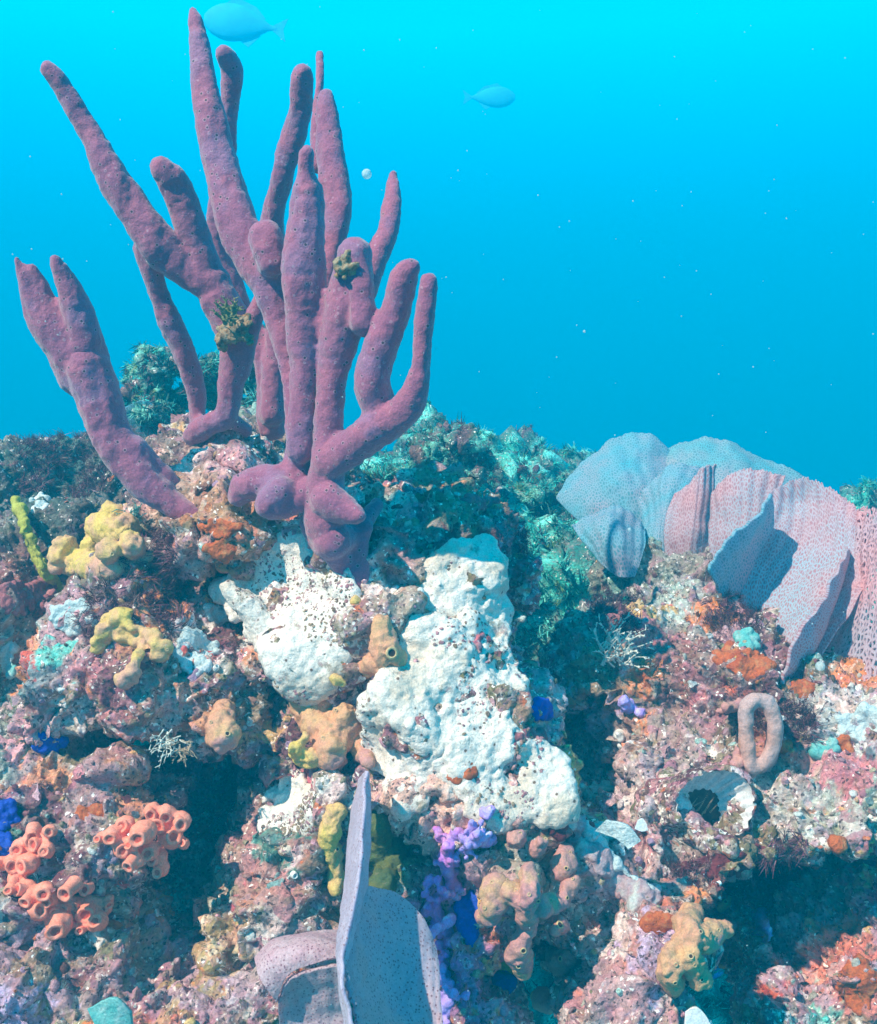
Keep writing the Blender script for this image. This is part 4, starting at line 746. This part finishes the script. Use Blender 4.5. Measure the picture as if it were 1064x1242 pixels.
# ------------------------------------------------------------------ hydroids and tufts
def twiggy(name, label, px, py, r, n, m, cat_, up=(0, 0, 1), rad=.0011, group=None, lift=.0, dd=None):
    h = hit(px, py); o = h[0] if dd is None else P(px, py, dd); balls = []; L = r*(o@FWD)*K
    for k in range(n):
        d0 = np.array(up)*.8-FWD*.35+RT*rnd.uniform(-1, 1)+UP*rnd.uniform(-.3, .7); d0 /= np.linalg.norm(d0); p = o+RT*rnd.uniform(-.4, .4)*L+UP*rnd.uniform(-.3, .3)*L; st = L*rnd.uniform(.5, 1)/10
        for j in range(10):
            balls.append((p.copy(), rad*(1-.05*j))); p = p+d0*st*.7; balls.append((p.copy(), rad*(1-.05*j))); p = p+d0*st*.5; d0 = d0+rng.normal(size=3)*.16; d0 /= np.linalg.norm(d0)
            if j in (3, 5, 7):
                q = p.copy(); d1 = d0+rng.normal(size=3)*.7; d1 /= np.linalg.norm(d1)
                for _ in range(5): balls.append((q.copy(), rad*.7)); q = q+d1*rad*1.1
    me = union(balls, rad*.55, 0, ICO1); return one(name, me, m, label, cat_, group)
twiggy('hydroid', 'white twiggy hydroid on the left flank of the right rock', 748, 795, 50, 34, M_twig, 'hydroid', up=(.3, 0, .5), rad=.0014, dd=D(748, 795)-.03)
twiggy('hydroid', 'pale feathery hydroid hanging from the left ledge into the cave', 205, 895, 36, 16, M_twig, 'hydroid', up=(-.4, 0, -.5), rad=.0011, dd=1.10)
twiggy('hydroid', 'brown bristly hydroid hanging near the tan sponge on the ledge', 222, 905, 24, 14, M_cirri, 'hydroid', up=(0, 0, -.8), rad=.001, dd=1.09)
twiggy('hydroid', 'greenish hydroid tuft above the yellow sponge', 165, 630, 24, 14, flesh('blue green hydroid', (.2, .4, .36), (.1, .3, .26), None, 90), 'hydroid', rad=.001)
M_tuft = flesh('olive tuft', (.16, .20, .07), (.30, .26, .12), (.10, .22, .14), 90); M_tuft2 = flesh('brown crumbly growth', (.30, .16, .07), (.35, .28, .18), (.14, .09, .05), 140)
twiggy('alga_tuft', 'olive algae tuft growing on the stem of the second mauve sponge', 280, 388, 24, 34, M_tuft, 'algae', dd=1.235, rad=.0012)
def clod(name, label, px, py, d, r, m, cat_):
    balls = [(P(px+rnd.gauss(0, r*.45), py+rnd.gauss(0, r*.4), d+rnd.uniform(-.004, .008)), r*d*K*rnd.uniform(.15, .32)) for _ in range(60)]
    one(name, rough(union(balls, .0014, 0), [('f', 220, .002), ('w', 200, .002)]), m, label, cat_)
clod('overgrowth', 'rusty clod of growth below the olive tuft on the mauve sponge stem', 283, 400, 1.255, 22, M_tuft2, 'growth')
clod('overgrowth', 'round brown clod of growth on the bent top of the front mauve branch', 421, 322, 1.065, 16, M_tuft2, 'growth')

# ------------------------------------------------------------------ countless small growth over all the rock
def sample(me, n, off=0):
    V = verts(me)+off; N = norms(me); px, py, d = proj(V); pad = 160
    ok = (d > .5) & (px > -pad) & (px < 1064+pad) & (py > 350) & (py < 1242+pad) & ((N@FWD) < .35)
    idx = np.nonzero(ok)[0]; wgt = 1/d[idx]**1.2; wgt /= wgt.sum(); return V, N, d, rng.choice(idx, n, p=wgt)
def stamp(tpls, P0, N0, sz, col, squash=1., jit=.5):
    Vs = []; Fs = {}; Cs = []; off = 0
    for k, (TV, TF) in enumerate(tpls):
        s = np.arange(len(P0)) % len(tpls) == k; p = P0[s]; n = N0[s]+rng.normal(size=(s.sum(), 3))*jit; n /= np.linalg.norm(n, axis=1)[:, None]
        r = rng.normal(size=n.shape); u = np.cross(n, r); u /= np.linalg.norm(u, axis=1)[:, None]; v = np.cross(n, u); z = sz[s][:, None, None]
        W = (u[:, None]*TV[None, :, 0:1]+v[:, None]*TV[None, :, 1:2]+n[:, None]*TV[None, :, 2:3]*squash)*z+p[:, None]
        m_ = len(p); nv = len(TV); Vs.append(W.reshape(-1, 3)); Cs.append(np.repeat(col[s], nv, 0))
        F = (TF[None]+(np.arange(m_)*nv)[:, None, None]).reshape(-1, TF.shape[1])+off; Fs.setdefault(TF.shape[1], []).append(F); off += m_*nv
    return np.concatenate(Vs), [np.concatenate(f) for f in Fs.values()], np.concatenate(Cs)
def tpl_lump(seed):
    V, F = ICO2; V = V*(1+.28*fbm(V+seed, 1.3, 2, seed)[:, None]); V = V*np.array((1, .8, .6)); return V, F
def tpl_plate(seed):
    n = 14; V = [(0, 0, .35)]; F = []
    for j, r in enumerate((.5, 1.)):
        for i in range(n):
            a = i*2*math.pi/n; q = r*(1+.3*math.sin(3*a+seed)*(j)+.15*math.sin(7*a)*j); V.append((q*math.cos(a), q*math.sin(a)*.7, .3-.25*r+.3*math.sin(2*a+seed)*r))
    F = [(0, 1+i, 1+(i+1) % n) for i in range(n)]+[(1+i, 1+n+i, 1+n+(i+1) % n) for i in range(n)]+[(1+i, 1+n+(i+1) % n, 1+(i+1) % n) for i in range(n)]
    return np.array(V), np.array(F)
def tpl_cup():
    V = []; n = 9; pr = [(1, -.3), (.8, .7), (.75, .95), (.5, .95), (.4, .3), (.02, .2)]
    for r, z in pr: V += [(r*math.cos(i*2*math.pi/n), r*math.sin(i*2*math.pi/n), z) for i in range(n)]
    return np.array(V), np.array([(j*n+i, j*n+(i+1) % n, (j+1)*n+(i+1) % n, (j+1)*n+i) for j in range(len(pr)-1) for i in range(n)])
def tpl_tuft(seed, nb=9, wd=.1, rise=1.):
    g = random.Random(seed); V = []; F = []
    for k in range(nb):
        a = g.uniform(0, 6.28); l = g.uniform(.6, 1.3); lean = g.uniform(.2, .9); x0, y0 = g.uniform(-.35, .35), g.uniform(-.35, .35); c, s = math.cos(a), math.sin(a); b = len(V)
        for j, t_ in enumerate((0, .4, .75, 1)):
            wv = wd*(1-t_*.85); x = x0+c*lean*t_*t_*l; y = y0+s*lean*t_*t_*l; z = rise*l*t_-.1
            V += [(x-s*wv, y+c*wv, z), (x+s*wv, y-c*wv, z)]
        F += [(b+2*j, b+2*j+1, b+2*j+3, b+2*j+2) for j in range(3)]
    return np.array(V), np.array(F)
def tint_at(me, idx):
    at = me.color_attributes['tint']; c = np.empty(len(me.vertices)*4, np.float32); at.data.foreach_get('color', c); c = c.reshape(-1, 4)[idx, :3].astype(float)
    a2 = me.color_attributes['amt']; q = np.empty(len(me.vertices)*4, np.float32); a2.data.foreach_get('color', q); return c, q.reshape(-1, 4)[idx, 0]
PAL = np.array([(.45, .22, .25), (.55, .30, .33), (.16, .05, .06), (.34, .28, .18), (.20, .18, .09), (.80, .78, .72), (.62, .60, .56), (.60, .16, .05), (.50, .28, .12), (.36, .22, .34), (.12, .08, .06), (.40, .36, .30), (.28, .42, .38)])
PW = np.array([.14, .10, .10, .13, .10, .09, .08, .05, .05, .05, .08, .08, .03]); PW = PW/PW.sum()
def scatter(name, me, n, tpls, smin, smax, squash, jit, label, cat_, mix=.8, smooth=True, m=M_grow, lift=0, power=2.2, pal=PAL, pw=PW, keep=None, off=0):
    V, N, d, idx = sample(me, n, off)
    if keep is not None: idx = idx[keep(V[idx], N[idx])]; n = len(idx)
    sz = smin+(smax-smin)*rng.random(n)**power; t_, am = tint_at(me, idx)
    cw = np.cumsum(pw/pw.sum()); q = np.floor(V[idx]*45).astype(np.int64); hsh = _h(q[:, 0], q[:, 1], q[:, 2], 3); hsh = np.where(rng.random(n) < .35, rng.random(n), hsh)
    c = pal[np.minimum(np.searchsorted(cw, hsh), len(pal)-1)]; k = (rng.random(n) < am*mix)[:, None]; c = np.where(k, t_, c)*(rng.uniform(.7, 1.3, n)[:, None])
    W, F, Cc = stamp(tpls, V[idx]+N[idx]*(sz*lift)[:, None], N[idx], sz, np.clip(c, 0, .9), squash, jit)
    m2 = mesh_from(name, W, F, smooth); set_col(m2, Cc); o = link(name, m2, m); return tag(o, label, cat_, None, 'stuff')
scatter('encrusting_lumps', reef, 7000, [tpl_lump(s) for s in range(6)], .0012, .0062, .6, .3, 'small knobs of coralline crust and coral covering all the near rock', 'coral growth')
scatter('crust_flakes', reef, 2200, [tpl_plate(s) for s in range(6)], .002, .009, .8, .45, 'thin ragged crust flakes and shell bits over the near rock', 'coral growth', lift=.1)
scatter('tiny_cups', reef, 1600, [tpl_cup()], .0015, .0045, 1, .4, 'tiny barnacle cups and worm tubes dotting the near rock', 'barnacles', mix=.1)
tf = [tpl_tuft(s, 9, .07) for s in range(6)]
TP = np.array([(.14, .04, .05), (.20, .17, .08), (.30, .27, .18), (.10, .12, .06), (.35, .2, .2), (.5, .47, .4)]); TW = np.array([.25, .25, .2, .12, .1, .08])
scatter('turf_algae', reef, 15000, tf, .003, .009, 1, .5, 'short fuzzy turf algae between the crusts on the near rock', 'algae', mix=.5, pal=TP, pw=TW, keep=lambda V, N: fbm(V, 14, 2, 71) > .12)
def near_px(*spots):
    def f(V, N):
        px, py, d = proj(V); px = px+22*fbm(V, 25, 2, 5); py = py+22*fbm(V, 25, 2, 9); k = np.zeros(len(V), bool)
        for x, y, r in spots: k |= np.hypot(px-x, py-y) < r
        return k
    return f
scatter('maroon_turf', reef, 150000, [tpl_tuft(s, 10, .05) for s in range(5)], .006, .016, 1, .5, 'fuzzy dark maroon turf in patches on ledges and crests', 'algae', mix=0, power=1.5, pal=np.array([(.12, .025, .045), (.20, .06, .09), (.07, .02, .03), (.26, .14, .12)]), pw=np.array([.4, .25, .25, .1]),
    keep=near_px((180, 705, 55), (120, 560, 40), (50, 560, 30), (655, 655, 26), (750, 740, 26), (925, 870, 28), (885, 745, 30), (930, 1055, 30), (110, 740, 22), (965, 870, 20), (840, 1060, 22)))
k_ = 0
for o_ in [o for o in C.objects if o.name.startswith('white_sponge')]:
    me_ = o_.data; nv_ = len(me_.vertices); set_col(me_, np.full((nv_, 3), .3)); set_col(me_, np.zeros((nv_, 3)), 'amt')
    scatter('crust_growth', me_, 2200, [tpl_lump(s) for s in range(5)], .0008, .0026, .35, .2, ['pink and brown bits growing on the big white crust', 'pink and brown bits growing on the cream crust', 'pink and brown bits growing on the small white crust'][k_], 'coral growth', mix=0,
            pal=np.array([(.42, .18, .2), (.3, .2, .12), (.5, .32, .3), (.16, .1, .06)]), pw=np.ones(4)/4, keep=lambda V, N: fbm(V, 24, 2, 171+k_) > .42, off=np.array(o_.location)); k_ += 1
FP = np.array([(.01, .34, .27), (.02, .50, .42), (.01, .13, .12), (.12, .68, .58), (.08, .03, .05), (.14, .28, .08)]); FW = np.array([.3, .2, .2, .1, .1, .1])  # algae palette carrying the same painted loss of red as the slope
scatter('far_turf', slope, 60000, [tpl_tuft(s, 8, .09, .8) for s in range(5)], .006, .026, 1, .6, 'green and brown algae tufts carpeting the farther reef slope', 'algae', mix=.5, pal=FP, pw=FW)
scatter('far_lumps', slope, 2500, [tpl_lump(s) for s in range(5)], .003, .012, .6, .4, 'rounded coral knobs scattered over the farther reef slope', 'coral growth', mix=.6, pal=FP, pw=FW)

# ------------------------------------------------------------------ far coral heads
def head(label, px, py, d, rx, ry, n, cols=FP):
    balls = []
    for k in range(n*3):
        a = rnd.uniform(0, 6.28); q = math.sqrt(rnd.random()); x, y = px+rx*q*math.cos(a), py+ry*q*math.sin(a); dd = d+rnd.uniform(-.08, .12)
        balls.append((P(x, y, dd), rnd.uniform(.14, .30)*min(rx, ry)*d*K))
    balls.append((P(px, py+ry*.8, d), (rx*.7*d*K, .12, ry*.6*d*K)))
    me = rough(largest(union(balls, .005, 1)), [('f', 25, .014), ('r', 55, .010), ('f', 110, .006), ('f', 200, .003)])
    V = verts(me); g = fbm(V, 22, 3, 5); col = np.where((g > .2)[:, None], (.10, .40, .32), (.02, .11, .09)); col = np.where((g < -.3)[:, None], (.09, .05, .05), col)
    set_col(me, col.astype(float)); set_col(me, np.full((len(V), 3), .9), 'amt'); off_ = base_of(me); o = one('coral_head', me, M_rock, label, 'coral', 'coral heads on the far crest')
    scatter('head_turf', o.data, 900, [tpl_tuft(s, 8, .09, .8) for s in range(3)], .006, .02, 1, .6, 'algae fuzz on the '+label, 'algae', mix=.3, pal=FP, pw=FW, off=off_)
head('teal coral head between the leaning sponge and the long armed sponge', 190, 470, 2.0, 34, 40, 26)
head('dark coral head behind the foot of the tall mauve sponge', 322, 470, 1.9, 42, 70, 34)
head('round dark coral head behind the stem of the long armed sponge', 255, 430, 2.0, 18, 45, 16)
head('mossy coral head on the far crest right of the mauve sponges', 545, 552, 2.15, 48, 36, 34)
head('lower dark coral head on the crest left of the fans', 645, 580, 2.4, 52, 24, 26)
head('small brown coral head right behind the lowest mauve branch', 475, 575, 1.75, 40, 26, 22)

# ------------------------------------------------------------------ fish and drifting specks
def fish(label, px, py, d, L, hgt, flip=1, ang=0):
    r = root('fish', P(px, py, d), label, 'fish', 'fish far off in the blue'); r.rotation_euler = (0, R(ang), 0); n = 22; seg = 14; V = []; F = []
    for i in range(n):
        t = i/(n-1); x = (t-.45)*L*flip; q = (math.sin(math.pi*min(1, t*1.03+.02)**.75)**.85)*hgt/2+.004; q = max(q, hgt*.07)
        for j in range(seg): a = 2*math.pi*j/seg; V.append((x, math.cos(a)*q*.35, math.sin(a)*q))
    for i in range(n-1):
        for j in range(seg): F.append((i*seg+j, i*seg+(j+1) % seg, (i+1)*seg+(j+1) % seg, (i+1)*seg+j))
    o = bpy.data.objects.new('body', mesh_from('body', np.array(V), np.array(F))); o.data.materials.append(M_fish); C.objects.link(o); o.parent = r
    def fin(name, pts):
        k = len(pts); W = [(x*flip, s*.004, z) for s in (-1, 1) for x, z in pts]; me = bpy.data.meshes.new(name); me.from_pydata(W, [], [list(range(k))[::-1], list(range(k, 2*k))]+[(i, (i+1) % k, k+(i+1) % k, k+i) for i in range(k)]); me.materials.append(M_fish); q = bpy.data.objects.new(name, me); C.objects.link(q); q.parent = r
    fin('tail_fin', [(.5*L, .03*L), (.70*L, .16*L), (.65*L, 0), (.70*L, -.16*L), (.5*L, -.03*L)]); fin('dorsal_fin', [(-.2*L, hgt*.45), (-.05*L, hgt*.68), (.25*L, hgt*.5), (.4*L, hgt*.2), (.1*L, hgt*.3)]); fin('anal_fin', [(.05*L, -hgt*.42), (.2*L, -hgt*.6), (.35*L, -hgt*.25), (.15*L, -hgt*.25)])
fish('faint fish in the blue beside the tip of the tallest branch', 287, 28, 10, .66, .33, 1, 8)
fish('very faint fish higher in the open water right of the sponges', 600, 118, 13, .54, .24, -1, 0)
Vs = []; Fs = []
for k in range(420):
    dd = rnd.uniform(.5, 2.2); p = P(rnd.uniform(-80, 1140), rnd.uniform(-60, 1250), dd); r_ = rnd.uniform(.3, 1.1)*dd*K*(2.4 if rnd.random() < .06 else 1)
    h = hit(*proj(p[None])[:2]) if False else None
    Vs.append(ICO1[0]*r_+p); Fs.append(ICO1[1]+k*len(ICO1[0]))
tag(link('drifting_specks', mesh_from('specks', np.concatenate(Vs), np.concatenate(Fs)), M_speck), 'pale specks of plankton drifting in the water', 'plankton', None, 'stuff')
def speck(label, px, py, d, r): one('speck', mesh_from('s', ICO3[0]*r*d*K+P(px, py, d), ICO3[1]), M_speck, label, 'plankton', 'large drifting specks')
speck('pale round speck drifting right of the upright branches', 445, 211, .9, 6)
speck('blurred speck drifting in front of the dark fold of the fans', 995, 808, 1.1, 6)

# ------------------------------------------------------------------ the water itself
bm = bmesh.new(); bmesh.ops.create_cube(bm, size=1); me = bpy.data.meshes.new('haze'); bm.to_mesh(me); bm.free()
hz = bpy.data.objects.new('haze', me); C.objects.link(hz); hz.scale = (40, 40, 8.0); hz.location = (0, 16, .1); hz['kind'] = 'stuff'; hz['label'] = 'blue sea water that fades far things'; hz['category'] = 'water'
mm = bpy.data.materials.new('sea water'); mm.use_nodes = True; t_ = mm.node_tree; t_.nodes.clear(); o_ = t_.nodes.new('ShaderNodeOutputMaterial'); v_ = t_.nodes.new('ShaderNodeVolumePrincipled')
v_.inputs['Color'].default_value = (.0, .42, .64, 1); v_.inputs['Absorption Color'].default_value = (0, .04, .06, 1); v_.inputs['Density'].default_value = HAZE; t_.links.new(v_.outputs[0], o_.inputs['Volume']); me.materials.append(mm)
